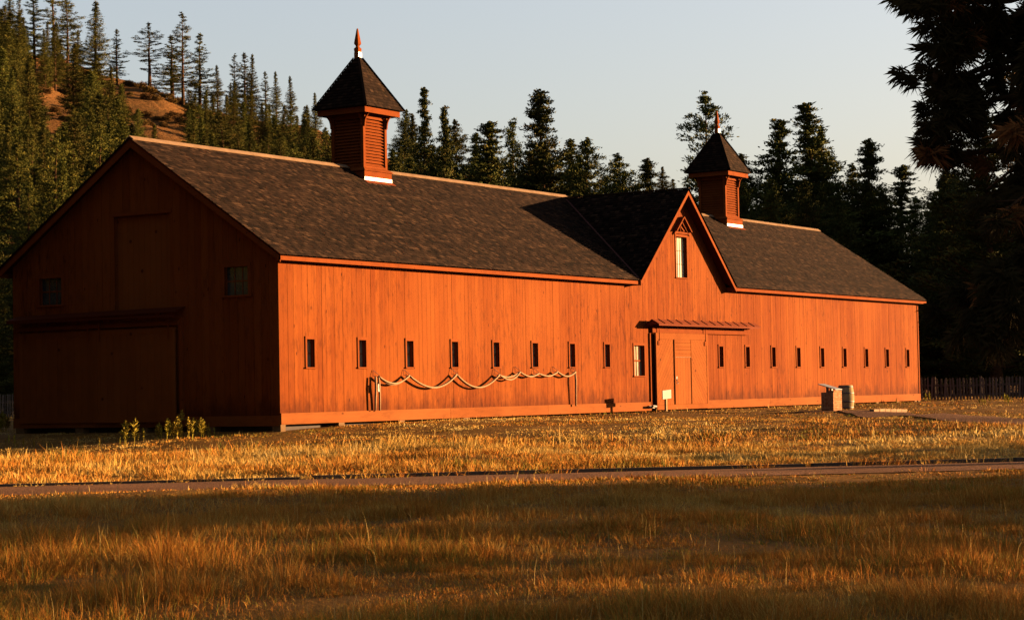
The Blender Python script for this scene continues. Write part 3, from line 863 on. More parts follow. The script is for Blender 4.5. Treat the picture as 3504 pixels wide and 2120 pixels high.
    # curved brackets, two on every face
    for face in range(4):
        R = [(1, 0, 0, 1), (0, -1, 1, 0), (-1, 0, 0, -1), (0, 1, -1, 0)][face]
        for sx in (-1, 1):
            m = MB(); arc = [(-a - .001, 10.72)] + [(-a - .05 - .27 * (1 - math.cos(q)), 10.72 + .40 * math.sin(q)) for q in np.linspace(.1, 1.5, 8)] + [(-1.04, 11.19), (-1.04, 11.13), (-a - .06, 11.13), (-a - .001, 11.0)]
            out = [(-a - .001, 10.70)] + [(-a - .03 - .27 * (1 - math.cos(q)), 10.70 + .42 * math.sin(q)) for q in np.linspace(.1, 1.5, 8)]
            x0, x1 = sx * (a - .05) - .03, sx * (a - .05) + .03; TR = lambda x, y, z: (cx + x * R[0] + y * R[1], YR + x * R[2] + y * R[3], z)
            pts = [(-a - .03 - .26 * (1 - math.cos(q)), 10.70 + .44 * math.sin(q)) for q in np.linspace(0.0, 1.45, 9)]
            for (ya, za), (yb, zb_) in zip(pts[:-1], pts[1:]):
                m.bar(TR((x0 + x1) / 2, ya, za), TR((x0 + x1) / 2, yb, zb_), .06, .055, (R[0], R[2], 0))
            m.bar(TR((x0 + x1) / 2, -a - .02, 11.165), TR((x0 + x1) / 2, -1.045, 11.165), .06, .05); m.bar(TR((x0 + x1) / 2, -a - .025, 10.66), TR((x0 + x1) / 2, -a - .025, 11.14), .06, .05, (R[1], R[3], 0))
            m.build('bracket', MT['trim'], cu)
    return cu


for cx in CUP: cupola(cx)

# ------------------------------------------------------------------ small things by the barn
# pale canvas hose looped along the wall on wire hooks
def gpt(x, y, t=None):
    P, _ = ground_hit(x, y); return P


HOSE_Y = -.16
rope = thing('hose', 'pale canvas hose hung in six sagging loops along the sunlit barn wall', 'hose', (0, 0, 0))


def wall_pt(x, y, yy=HOSE_Y): return on_plane(x, y, 1, yy)


R4 = lambda u, v: ((950 + u / 1.8954) / VK, (850 + v / 1.8954) / VK)
pegs = [R4(652, 828), R4(850, 823), R4(1157, 816), R4(1435, 818), R4(1568, 800), R4(1690, 810), R4(1812, 798), R4(1928, 800)]
sags = [(56, 44), (84, 80), (92, 84), (26, 40), (26, 22), (28, 20), (34, 28)]
for i in range(len(pegs) - 1):
    a, b = wall_pt(*pegs[i]), wall_pt(*pegs[i + 1])
    for j, sg in enumerate(sags[i]):
        dz = sg / 1.8954 / 7078 * 62 * 1.08; dy = .035 * j
        pts = [a + (b - a) * t + np.array([0, -dy - .02 * math.sin(math.pi * t) * j, -dz * 4 * t * (1 - t) * (1 + .12 * (t - .5) * (1 if i % 2 else -1)) - .03 * j * (1 - abs(2 * t - 1))]) for t in np.linspace(0, 1, 22)]
        m = MB(); m.tube(pts, .029, 8); m.build('loop', MT['hose'], rope, smooth=True)
for px, zt, zb_, dx in ((R4(633, 830), 1.42, .35, -.02), (R4(652, 828), 1.45, .34, .05), (R4(1928, 800), 1.5, .28, .02)):
    a = wall_pt(*px); m = MB(); m.tube([a + (0, -.01, 0), a + (dx * .4, -.03, -.35), a + (dx, -.015, -.7), (a[0] + dx * 1.2, a[1], zb_)], [.036, .042, .038, .034], 8); m.build('hanging_end', MT['hose'], rope, smooth=True)
m = MB(); a = wall_pt(*R4(652, 828)); m.box(a[0] - .07, a[0] + .01, a[1] - .05, a[1] - .02, .95, 1.2); m.build('nozzle', MT['iron'], rope)
for q in pegs:
    a = wall_pt(*q); m = MB()
    m.tube([(a[0] - .10, -.03, a[2] + .20), (a[0] - .14, -.06, a[2] + .02), (a[0] - .02, HOSE_Y - .03, a[2] - .02), (a[0] + .02, HOSE_Y - .04, a[2] + .03), (a[0] - .09, -.03, a[2] + .20)], .009, 5); m.build('hook', MT['iron'], rope)

# cream notice board on a post, standing clear of the wall
sg_ = on_plane((2180 + 410 / 4.141) / VK, (1070 + 1380 / 4.141) / VK, 1, -1.48); SX = float(sg_[0])
sign = thing('notice_sign', 'small blank cream notice board on a short post before the sliding door', 'sign', (SX, -1.48, float(gz(SX, -1.48))))
m = MB(); m.box(-.045, .045, -.04, .04, -.25, .62); m.build('post', MT['stave'], sign)
m = MB(); pv = []
for q in np.linspace(0, 2 * math.pi, 24, endpoint=False):
    cxq, czq = math.cos(q), math.sin(q); pv.append((.36 * np.sign(cxq) * min(1, abs(cxq) * 1.35) ** .35, -.06, .17 * np.sign(czq) * min(1, abs(czq) * 1.35) ** .35))
ang = math.radians(-6); m.prism([(x * math.cos(.25) , y - x * math.sin(.25) * 0 - .0, .70 + z * math.cos(ang) + x * .05) for x, y, z in pv], (0, .035, 0)); m.build('panel', MT['sign'], sign)

# brick pedestal with slanted plaque, and a barrel behind it
bp, _ = ground_hit(2006, 990.6)
ped = thing('brick_pedestal', 'low brick pedestal carrying a slanted grey plaque beside a barrel', 'pedestal', (float(bp[0]), float(bp[1]), float(gz(bp[0], bp[1]))))
m = MB(); m.box(0, .80, 0, .50, -.1, .76); m.box(.05, .80, 0, .28, .761, .83); m.build('brickwork', MT['brick'], ped)
m = MB(); m.prism([(.10, -.05, .85), (.74, -.05, .85), (.74, .66, 1.06), (.10, .66, 1.06)], (0, 0, .03)); m.build('plaque', MT['steel'], ped)
m = MB(); m.box(.2, .28, .3, .38, .74, .96); m.box(.56, .64, .3, .38, .74, .96); m.build('support', MT['iron'], ped)
bq, _ = ground_hit(2036, 986.8)
bar_ = thing('barrel', 'tall wooden barrel with iron hoops standing behind the brick pedestal', 'barrel', (float(bq[0]), float(bq[1]), float(gz(bq[0], bq[1]))))
prof = [(.275, 0), (.315, .2), (.335, .44), (.33, .56), (.305, .78), (.27, .96), (.25, .96), (.245, .91)]
m = MB(); m.lathe(prof, 28); m.build('staves', MT['stave'], bar_)
for z in (.05, .28, .62, .87):
    r = np.interp(z, [p[1] for p in prof[:6]], [p[0] for p in prof[:6]]) + .004; r2_ = np.interp(z + .05, [p[1] for p in prof[:6]], [p[0] for p in prof[:6]]) + .004
    V = []; F = []; n = 28
    for k in range(n):
        q = 2 * math.pi * k / n
        for rr, zz in ((r, z), (r + .006, z), (r2_ + .006, z + .05), (r2_, z + .05)): V.append((rr * math.cos(q), rr * math.sin(q), zz))
    for k in range(n):
        for e in range(4): F.append((k * 4 + e, ((k + 1) % n) * 4 + e, ((k + 1) % n) * 4 + (e + 1) % 4, k * 4 + (e + 1) % 4))
    np_mesh('hoop', V, [F], None, MT['iron'], bar_)
# pale stone kerb at the bend of the path
k0, _ = ground_hit(2098, 994); k1, _ = ground_hit(2178, 990)
kerb = thing('stone_kerb', 'short pale stone kerb at the bend of the gravel path by the pedestal', 'kerb', (0, 0, 0)); n = 6
for i in range(n):
    a = k0 + (k1 - k0) * (i / n); b = k0 + (k1 - k0) * ((i + .93) / n); m = MB()
    m.bar((a[0], a[1], float(gz(a[0], a[1])) + .05), (b[0], b[1], float(gz(b[0], b[1])) + .05 + random.uniform(-.01, .02)), .18, .16); m.build('kerb_stone', MT['cap'], kerb)


# picket fences
def fence(p0, p1, label, zt=1.25):
    p0 = np.array(p0, float); p1 = np.array(p1, float); L = np.linalg.norm(p1 - p0); d = (p1 - p0) / L; nn = np.array([-d[1], d[0]])
    f = thing('picket_fence', label, 'fence', (0, 0, 0)); n = int(L / .172)
    m0 = None
    def put(u): q = p0 + d * u; return q, float(gz(*q))
    for h in (.32, .82):
        m = MB(); u = 0
        while u < L:
            e = min(u + 2.4, L); a, za = put(u); b, zb_ = put(e); m.bar((a[0] + nn[0] * .05, a[1] + nn[1] * .05, za + h), (b[0] + nn[0] * .05, b[1] + nn[1] * .05, zb_ + h), .05, .10, t=.3); u = e
        m.build('rail', MT['oldwood'], f)
    u = 1.2
    while u < L:
        q, z = put(u); q = q + nn * .12; m = MB(); m.box(-.06, .06, -.06, .06, -.3, zt + .05, .5); o = m.build('fence_post', MT['oldwood'], f, loc=(q[0], q[1], z)); o.rotation_euler = (0, 0, math.atan2(d[1], d[0])); u += 2.45
    kinds = []
    for k in range(4):
        m = MB(); w = .05; m.prism([(-w, 0, .04), (w, 0, .04), (w, 0, zt - .07), (0, 0, zt + .0), (-w, 0, zt - .07)], (0, .02, 0), .15 + .25 * k); kinds.append(m)
    protos = []
    for i in range(n):
        q, z = put(i * .172)
        if i < 4: o = kinds[i].build('picket', MT['oldwood'], f)
        else: o = protos[random.randrange(4)].copy(); COL.objects.link(o); o.parent = f
        if i < 4: protos.append(o)
        o.location = (q[0], q[1], z + random.uniform(-.03, .03)); o.rotation_euler = (random.gauss(0, .012), random.gauss(0, .025), math.atan2(d[1], d[0]) + random.gauss(0, .05))


a = at(2195, 930, 113); b = at(2560, 930, 111); fence(a[:2], b[:2], 'weathered grey picket fence between the barn\'s far end and the dark pines')
a = at(-70, 960, 103); b = at(60, 960, 106); fence(a[:2], b[:2], 'weathered grey picket fence left of the barn\'s shaded gable end')


# ------------------------------------------------------------------ conifers
def leaf_quads(P, D, n, r, ln, wd, g, up=.25, spread=1.0, size=None):
    """n pointed leaf sprays round every clump centre P, leaning along D"""
    N = len(P) * n; c = np.repeat(P, n, 0); d0 = np.repeat(D, n, 0)
    off = g.normal(0, r * .5, (N, 3)) * (1 if size is None else np.repeat(size, n)[:, None]); off[:, 2] *= .5
    d = d0 * .7 + g.normal(0, .55 * spread, (N, 3)) + off / r * .45; d[:, 2] += up; d /= np.linalg.norm(d, axis=1)[:, None]
    s = np.cross(d, g.normal(0, 1, (N, 3))); s /= np.linalg.norm(s, axis=1)[:, None] + 1e-9
    L = ln * g.uniform(.6, 1.25, (N, 1)) * (1 if size is None else (.35 + .65 * np.repeat(size, n)[:, None])); W = wd * g.uniform(.6, 1.3, (N, 1)); c = c + off
    V = np.stack([c - d * L * .4, c + s * W + d * L * .05, c + d * L * .6, c - s * W + d * L * .05], 1)
    return V


def conifer(name, seed, H=20.0, base=.12, R=3.4, whorl=.62, nb=5, droop=-.12, clump=.42, nleaf=34, gap=.12, shape='cone', irr=.25, tops=1, leaf_l=.27, leaf_w=.042, inner=.25, mat_='leaf'):
    g = np.random.default_rng(seed)
    root = bpy.data.objects.new(name, None); m = MB()
    tr = .016 * H
    CP, CD, CR = [], [], []
    tp = [(0, 0)] if tops == 1 else [(-.35, 0), (.55, .2)]
    for ti, (tx, ty) in enumerate(tp):
        Ht = H * (1 if ti == 0 else .93); sway = g.normal(0, .012, (2, 9)).cumsum(1) * H * .35
        zs = np.linspace(-.6, Ht * .985, 9)
        cx_ = sway[0] * (zs / H) + tx * np.clip((zs / H - .25) * 2.2, 0, 1) * 2.0; cy_ = sway[1] * (zs / H) + ty * np.clip((zs / H - .25) * 2, 0, 1) * 2
        m.tube(np.column_stack([cx_, cy_, zs]), [max(.02, tr * (1 - z / Ht * .96)) for z in zs.clip(0)], 8, .5)
        z = H * base if tops == 1 else H * max(base, .12)
        ph = g.uniform(0, 6.28)
        while z < Ht * .985:
            t = (z - H * base) / (Ht * (1 - base)); ax_ = np.interp(z, zs, cx_); ay_ = np.interp(z, zs, cy_)
            if shape == 'cone': pr = min(1, .55 + t * 3) * (1 - t) ** .88 + .02
            elif shape == 'column': pr = min(1, .55 + t * 2.2) * (1 - t ** 1.35) ** .95 + .03
            else: pr = (.6 + .4 * math.sin(min(1, t * 1.8) * math.pi * .5 + .35)) * (1 - t ** 1.6) ** .95 + .04
            sect = 1 + irr * 1.1 * math.sin(z * .9 + seed) * math.sin(z * .37 + 2 * seed)
            for k in range(nb):
                if g.random() < gap: continue
                a = ph + 6.283 * k / nb + g.normal(0, .25); L = R * pr * sect * g.uniform(1 - irr * 1.6, 1 + irr)
                if tops == 2: L *= .88
                if L < .15: L = .15
                el = (.55 * t - .08 + droop * (1 - t)) + g.normal(0, .10)
                d = np.array([math.cos(a) * math.cos(el), math.sin(a) * math.cos(el), math.sin(el)])
                p0 = np.array([ax_, ay_, z + g.normal(0, .16)]); n = max(2, int(L / (clump * .8)))
                curve = lambda u: p0 + d * L * u + np.array([0, 0, 1]) * L * (.16 * u * u)
                if L > .9: m.tube([curve(0), curve(.5), curve(.92)], [max(.015, tr * .28 * (1 - t)), max(.012, tr * .16 * (1 - t)), .01], 4, .4, cap=False)
                for u in np.linspace(inner, 1, n):
                    if g.random() < gap * 1.2 and u < .8: continue
                    lat = np.cross(d, (0, 0, 1)) * g.normal(0, .20) * L * min(1, u * 1.2)
                    CP.append(curve(u) + lat + (0, 0, g.normal(0, .08))); CD.append(d + (0, 0, .15)); CR.append(.42 + .58 * min(1, L / 1.3))
            z += whorl * g.uniform(.75, 1.3) * (1 - .45 * t); ph += 2.4
        CP += [(cx_[-1], cy_[-1], Ht - q) for q in (.05, .3, .6)]; CD += [(0, 0, 1.0)] * 3; CR += [.22, .3, .4]
    P = np.array(CP); D = np.array(CD)
    V = leaf_quads(P, D, nleaf, clump, leaf_l, leaf_w, g, size=np.array(CR))
    ct = np.clip(g.normal(.42, .2, len(P)), 0, 1); T = np.clip(np.repeat(ct, nleaf) + g.normal(0, .12, len(P) * nleaf), 0, 1)
    F = np.arange(len(V) * 4).reshape(-1, 4)
    link(root)
    m.build('trunk', MT['bark'], root)
    np_mesh('crown', V.reshape(-1, 3), [F], T, MT[mat_], root)
    return root


KINDS = {
    'fir': conifer('fir_tree', 11, base=.05, R=3.2, whorl=.55, nb=6, gap=.06, irr=.18, clump=.42, nleaf=24),
    'fir2': conifer('fir_tree', 12, base=.08, R=2.7, whorl=.55, nb=6, gap=.08, irr=.22, clump=.40, nleaf=24),
    'pine': conifer('pine_tree', 21, base=.16, R=3.1, whorl=.72, nb=5, gap=.18, irr=.34, clump=.42, nleaf=40, shape='column', inner=.42, droop=-.02),
    'pine2': conifer('pine_tree', 22, base=.2, R=2.8, whorl=.78, nb=5, gap=.22, irr=.38, clump=.40, nleaf=40, shape='column', inner=.45, droop=0),
    'pine3': conifer('pine_tree', 23, base=.12, R=3.5, whorl=.70, nb=5, gap=.15, irr=.34, clump=.44, nleaf=40, shape='cone', inner=.4, droop=.02),
    'open': conifer('pine_tree', 31, base=.14, R=4.3, whorl=.82, nb=5, gap=.20, irr=.45, clump=.42, nleaf=38, shape='cone', inner=.5, droop=.03),
    'slim': conifer('pine_tree', 41, base=.14, R=2.2, whorl=.62, nb=5, gap=.22, irr=.4, clump=.34, nleaf=34, shape='column', inner=.3),
    'bare': conifer('pine_tree', 51, base=.30, R=2.8, whorl=.80, nb=5, gap=.25, irr=.5, clump=.36, nleaf=34, shape='column', inner=.45),
    'double': conifer('pine_tree', 61, base=.15, R=3.1, whorl=.66, nb=5, gap=.15, irr=.35, clump=.42, nleaf=40, shape='column', inner=.4, tops=2),
    'ncone': conifer('pine_tree', 81, base=.05, R=4.0, whorl=.58, nb=7, gap=.08, irr=.26, clump=.42, nleaf=40, inner=.28, droop=.06, mat_='leaf2'),
    'ncone2': conifer('pine_tree', 82, base=.08, R=3.5, whorl=.60, nb=7, gap=.12, irr=.36, clump=.40, nleaf=40, inner=.3, droop=.08, mat_='leaf2'),
    'ncone3': conifer('pine_tree', 84, base=.06, R=3.7, whorl=.62, nb=6, gap=.12, irr=.42, clump=.42, nleaf=40, inner=.3, droop=.02, shape='column', mat_='leaf2'),
    'nspire': conifer('pine_tree', 85, base=.08, R=2.4, whorl=.56, nb=6, gap=.12, irr=.36, clump=.36, nleaf=34, inner=.25, droop=.08, mat_='leaf2'),
    'nopen': conifer('pine_tree', 86, base=.14, R=4.2, whorl=.74, nb=6, gap=.16, irr=.40, clump=.42, nleaf=40, inner=.45, droop=.08, mat_='leaf2'),
    'ndouble': conifer('pine_tree', 87, base=.10, R=3.5, whorl=.60, nb=6, gap=.12, irr=.34, clump=.42, nleaf=40, inner=.3, droop=.05, tops=2, mat_='leaf2'),
    'round': conifer('pine_tree', 71, base=.10, R=3.9, whorl=.60, nb=6, gap=.10, irr=.30, clump=.46, nleaf=40, shape='round', inner=.3),
}
for r in KINDS.values():
    r.location = (0, 0, -500)
PROTO_USED = set()
NAMES = {}


def tree(kind, x, y, z, h, label, group=None, wide=1.0):
    p = KINDS[kind]; s = h / 20.0; loc = (float(x), float(y), float(z)); rz = random.uniform(0, 6.28); sc = (s * wide, s * wide, s)
    if kind in PROTO_USED: r = dup(p, loc, rz, sc)
    else:
        PROTO_USED.add(kind); r = p; r.location = loc; r.rotation_euler = (0, 0, rz); r.scale = sc
    if 'group' in r: del r['group']
    tag(r, label, 'tree', group); return r


NEAR = {'fir': 'ncone', 'fir2': 'ncone2', 'pine': 'ncone2', 'pine2': 'ncone3', 'pine3': 'ncone', 'slim': 'nspire', 'round': 'ncone3', 'open': 'nopen', 'double': 'ndouble', 'bare': 'nopen'}


def tree_px(kind, px, ytop, dist, label, group=None, wide=1.0, ybase=None):
    """tree whose top is seen at (px, ytop), standing dist metres away on the ground or hillside"""
    X, Y, Z = hill_at(px, dist) if dist > 165 else (*at(px, 940, dist)[:2], float(gz(*at(px, 940, dist)[:2])))
    if px > 860: kind = NEAR[kind]
    v = np.array([X, Y, Z]) - CAM; d = v @ FW; top = at(px, ytop, d)[2]
    return tree(kind, X, Y, Z - .2, max(4, top - Z + .2), label, group, wide)


# trees that stand out against the sky, each with its own look
SKY = [
    ('fir2', 10, 18, 420, 'dark fir cut by the left edge of the photo on the hilltop', 1.0),
    ('fir', 32, -25, 430, 'full dark fir reaching past the top edge at the far left of the hill', 1.0),
    ('pine2', 58, -5, 430, 'narrow pine between two fuller firs at the far left of the hill', .9),
    ('slim', 91, -40, 425, 'very slim dark pine with a bare lower trunk near the hill\'s left end', 1.1),
    ('bare', 138, -70, 425, 'tallest hill pine with long bare trunk and a few thin branches', 1.1),
    ('pine', 172, -12, 415, 'bushy pine right beside the tall bare trunked pine on the hill', 1.05),
    ('fir', 238, 3, 400, 'dense broad fir standing tall above the hill\'s bare orange patch', 1.15),
    ('slim', 290, 68, 430, 'small slim pine alone on the skyline right of the dense broad fir', 1.25),
    ('bare', 369, 52, 430, 'lone airy pine with flat ragged top in the skyline\'s widest gap', 1.5),
    ('slim', 424, 82, 440, 'short dark pine hugging the left side of a much taller skyline pine', 1.8),
    ('pine2', 450, 26, 430, 'tallest pine of the hill crest\'s middle trio, narrow with a bare foot', .95),
    ('slim', 490, 78, 435, 'slender pine with ruddy lit trunk right of the crest\'s tallest pine', 1.3),
    ('fir2', 533, 155, 420, 'stubby pine with a blunt top on the falling hill crest', .95),
    ('pine2', 575, 128, 430, 'leftmost pine of the close pale trio on the falling crest', .8),
    ('slim', 600, 124, 435, 'middle pine of the close pale trio on the falling crest', 1.2),
    ('fir2', 618, 128, 430, 'rightmost and fullest pine of the close trio on the falling crest', .8),
    ('slim', 650, 170, 440, 'thin young pine in the dip right of the pale trio', 1.1),
    ('fir2', 675, 170, 430, 'ruddy lit fir left of the pointed pine near the big cupola', .85),
    ('fir2', 710, 181, 425, 'pointed pine standing free left of the big cupola\'s roof', .85),
    ('slim', 742, 255, 440, 'low pine top peeping out at the foot of the skyline near the cupola', 1.3),
    ('fir2', 768, 221, 400, 'dark pine half hidden by the left slope of the big cupola\'s roof', .9),
    ('pine2', 984, 262, 330, 'tapering pine just right of the big cupola\'s eave', .95),
    ('pine', 1003, 272, 320, 'bushy pine pressed between the cupola and the twin topped pine', .8),
    ('double', 1045, 206, 175, 'twin topped pine with two upright spires right of the big cupola', .62),
    ('fir2', 1085, 300, 250, 'dull green fir behind the right side of the twin topped pine', .9),
    ('pine2', 1113, 284, 240, 'feathery pine midway between the twin spires and the thin pointed pine', .8),
    ('slim', 1148, 318, 230, 'small pine spire left of the thin pointed pine', 1.3),
    ('slim', 1176, 288, 180, 'thin pointed pine with a narrow knotty top above the barn roof', 1.5),
    ('pine2', 1202, 325, 190, 'ragged pine leaning on the right of the thin pointed pine', .8),
    ('open', 1246, 283, 185, 'airy pine with sky showing through left of the great cone pine', .62),
    ('pine3', 1322, 213, 170, 'great cone shaped pine rising highest over the middle of the roof', .98),
    ('slim', 1388, 330, 230, 'small pine tip showing behind the great cone pine\'s right side', 1.3),
    ('round', 1420, 330, 165, 'rounded bushy pine right of the great cone pine', .95),
    ('pine2', 1486, 365, 170, 'narrow dark pine at the right end of the row over the roof', .95),
    ('slim', 1510, 410, 330, 'low distant pine tip at the row\'s right end', 1.3),
    ('fir', 1558, 378, 190, 'neat triangular pine standing free left of the steep gable\'s peak', .95),
    ('fir2', 1606, 400, 420, 'pale distant pine between the triangular pine and the small cupola', 1.2),
    ('slim', 1632, 430, 430, 'faint far pine closest to the small cupola\'s left side', 1.4),
    ('open', 1712, 219, 165, 'sparse wide pine towering behind the small cupola', .74),
    ('round', 1812, 366, 160, 'bushy lit pine just right of the small cupola', .85),
    ('pine2', 1873, 395, 175, 'light feathered pine at the left foot of the twin trunked pine', .8),
    ('double', 1936, 242, 160, 'broad dark pine with two trunks right of the small cupola', 1.15),
    ('pine', 1990, 300, 163, 'dark pine merged with the right side of the twin trunked pine', .85),
    ('pine2', 2052, 390, 172, 'light ragged pine left of the dark blocky pine', .75),
    ('pine3', 2090, 331, 160, 'dark blocky pine over the right end of the barn roof', .85),
    ('slim', 2174, 394, 165, 'slender feathery pine in the last gap of sky on the right', 1.3),
    ('pine2', 2206, 470, 160, 'short pine under the slender feathery pine at the last gap of sky', .8),
    ('round', 2275, 405, 140, 'big dark round shouldered pine behind the overhanging near branches', 1.0),
    ('round', 2400, 250, 131, 'huge dark pine filling the right edge behind the near branches', 1.15),
]
for k, px, yt, dist, lab, wd in SKY: tree_px(k, px, yt, dist, lab, None, wd * (1.22 if px < 780 else (1.22 if px < 1650 else 1.42)))


# trees massed lower on the slope and behind the roof
def env(px): return np.interp(px, [0, 140, 200, 260, 320, 480, 560, 640, 720, 780, 960, 1040, 1110, 1180, 1240, 1320, 1400, 1500, 1545, 1600, 1660, 1750, 1830, 1900, 1960, 2040, 2080, 2130, 2180, 2230, 2300, 2464],
                              [0, 30, 60, 115, 180, 195, 190, 190, 215, 255, 300, 290, 320, 335, 330, 300, 360, 400, 425, 440, 420, 380, 400, 360, 330, 420, 400, 430, 470, 470, 350, 300])


PATCHES = [(98, 225, 176, 275), (350, 240, 448, 292)]


def roofline(px): return np.interp(px, [-200, 0, 312, 1355, 1560, 1650, 1690, 1972, 2200, 2464], [850, 655, 335, 482, 470, 462, 520, 555, 720, 960])
random.seed(21)


def mass(n, pxr, dr, hr, kinds, lab, grp, wr=(1.05, 1.5), slack=(0, 25)):
    done = tries = 0
    while done < n and tries < n * 60:
        tries += 1
        px = random.uniform(*pxr); d = random.uniform(*dr); X, Y, Z = hill_at(px, d); pxb, yb, _ = project((X, Y, Z)); h = random.uniform(*hr); _, yt, _ = project((X, Y, Z + h))
        if yt < env(px) + random.uniform(*slack) or yt > roofline(px) - 8: continue
        if any(x0 - 8 < px < x1 + 8 and (y0 < yb < y1 + 6 or y0 < yt < y1 or (yt < y0 and yb > y1)) for x0, y0, x1, y1 in PATCHES): continue
        tree(random.choice(kinds), X, Y, Z - .2, h, lab, grp, random.uniform(*wr)); done += 1
    return done


HK = ['fir', 'fir2', 'fir', 'pine', 'fir', 'pine3', 'fir2', 'fir2']
mass(112, (-30, 330), (195, 445), (10, 18), HK, 'conifer massed among others on the sunlit slope behind the barn\'s left gable', 'conifers massed on the slope behind the left gable')
mass(108, (330, 870), (240, 448), (9, 15), HK, 'conifer massed among others on the slope between left gable and big cupola', 'conifers massed on the slope left of the big cupola')
mass(70, (860, 1640), (172, 290), (9, 18), ['ncone', 'ncone2', 'ncone3', 'ncone2', 'nspire'], 'conifer massed among others behind the barn\'s ridge right of the big cupola', 'conifers massed behind the roof ridge', (1, 1.45), (-10, 40))
random.seed(5)
for i in range(46):
    px = random.uniform(1500, 2480); d = random.uniform(128, 172); X, Y = at(px, 940, d)[:2]; Z = float(gz(X, Y)); yt = env(px) + random.uniform(20, 140)
    if px > 2140 and d < 140: d = 150; X, Y = at(px, 940, d)[:2]
    tp = at(px, yt, d * .99)[2]; k = random.choice(['ncone', 'ncone2', 'ncone3'])
    lab = ('pine in the dark wood behind the barn\'s right half', 'pines of the dark wood behind the right half of the barn') if px < 2140 else ('pine in the black wood beyond the picket fence at the right edge', 'pines of the black wood at the right edge')
    tree(k, X, Y, Z - .2, max(7, tp - Z), lab[0], lab[1], random.uniform(1, 1.3))
# wood close behind the left end of the barn
for i in range(16):
    px = random.uniform(-260, 34); d = random.uniform(112, 165); X, Y = at(px, 940, d)[:2]; tree(random.choice(['ncone', 'ncone2', 'ncone3']), X, Y, float(gz(X, Y)) - .2, random.uniform(9, 14), 'dark conifer in the wood beside the barn\'s left edge', 'dark conifers beside the left edge of the barn', 1.2)  # darker foliage stands in for shade on these trees

# trees outside the frame on the sunward side: they throw the shade over the near grass and the right-hand wood
random.seed(9)
OFF = []
for i in range(9): OFF.append((random.choice([random.uniform(-42, -37.5), random.uniform(-63, -51)]), random.uniform(45, 190), random.uniform(17, 25), random.choice(['pine', 'pine2', 'open', 'bare'])))
OFF += [(-36.8, 45, 18, 'pine2'), (-37.5, 90, 23, 'pine'), (-35.5, 130, 20, 'pine3'), (-39.5, 60, 24, 'round'), (-52, 40, 22, 'pine3'), (-57, 55, 24, 'fir'), (-47.2, 95, 20, 'bare'), (-43.5, 150, 23, 'pine2'), (-45.6, 130, 21, 'bare'), (-30.8, 27, 3.6, 'round'), (-28.5, 30, 3.2, 'round'), (-27, 34, 3, 'round')]
for c in np.linspace(51, 88, 12): OFF.append((c + random.uniform(-1, 1), 84 + random.uniform(-6, 14), random.uniform(20, 27), random.choice(['round', 'fir', 'pine3'])))
for c in np.linspace(52, 112, 12): OFF.append((c + random.uniform(-2, 2), 112 + random.uniform(-8, 20), random.uniform(20, 27), random.choice(['round', 'fir', 'pine3'])))
for c, s, h, k in OFF:
    X, Y = xy(c, s); tree(k, X, Y, float(gz(X, Y)) - .2, h, 'conifer standing outside the picture towards the low sun', 'conifers outside the picture towards the sun', 1.15)
for X, Y, h in ((37, 27, 7.5), (43, 24, 7.5), (33, 31, 7), (48, 30, 8)): tree('round', X, Y, float(gz(X, Y)) - .2, h, 'low conifer added unseen behind the barn to shade the left fence', 'low conifers added behind the barn for shade', 1.6)  # added out of sight to shade the left picket fence
for c, s, h in ((-26, 40, 5.2), (-24.6, 45, 5.0), (-27.8, 41, 5.0), (-29.3, 38, 4.4)):
    X, Y = xy(c, s); tree('round', X, Y, float(gz(X, Y)) - .2, h, 'young conifer standing outside the picture on the right', 'young conifers outside the picture on the right', 1.9)
# unseen wood added on the left to darken the gable end
for i in range(120):
    X = random.uniform(-52, -13); Y = random.uniform(0, 58); r_, _, z_ = project((X, Y, 2))
    if z_ > 0 and -60 - 7.5 / z_ * 4977 < r_ < 2900: continue
    if z_ > 0 and r_ > 2464: continue
    tree(random.choice(['fir', 'round', 'pine3']), X, Y, float(gz(X, Y)) - .2, random.uniform(22, 30), 'dark conifer outside the picture facing the barn\'s shaded gable end', 'conifers added outside the picture on the left', 1.3)
for r in list(KINDS.values()):
    if r.location.z < -400:
        for ch in list(r.children): bpy.data.objects.remove(ch)
        bpy.data.objects.remove(r)

# ------------------------------------------------------------------ the near long-needled pine at the right edge
gN = np.random.default_rng(99)
np_root = thing('pine_tree', 'near long needled pine whose dark boughs hang in from the right edge', 'tree')
TX, TY = at(2690, 940, 18.6)[:2]; TZ = float(gz(TX, TY))
m = MB(); zt = np.linspace(-.3, 17, 12)
TP, TD, BR = [], [], MB()
BR.tube(np.column_stack([TX + .15 * np.sin(zt * .3), TY + .1 * np.sin(zt * .23), TZ + zt]), [.34 * (1 - max(0, z) / 19) for z in zt], 14, .4)


def curve_pts(P, n):
    P = np.array(P, float); t = np.linspace(0, 1, len(P)); u = np.linspace(0, 1, n)
    # smooth by cubic-ish resampling of the control polyline
    Q = np.column_stack([np.interp(u, t, P[:, k]) for k in range(3)])
    for _ in range(3): Q[1:-1] = (Q[:-2] + 2 * Q[1:-1] + Q[2:]) / 4
    return Q


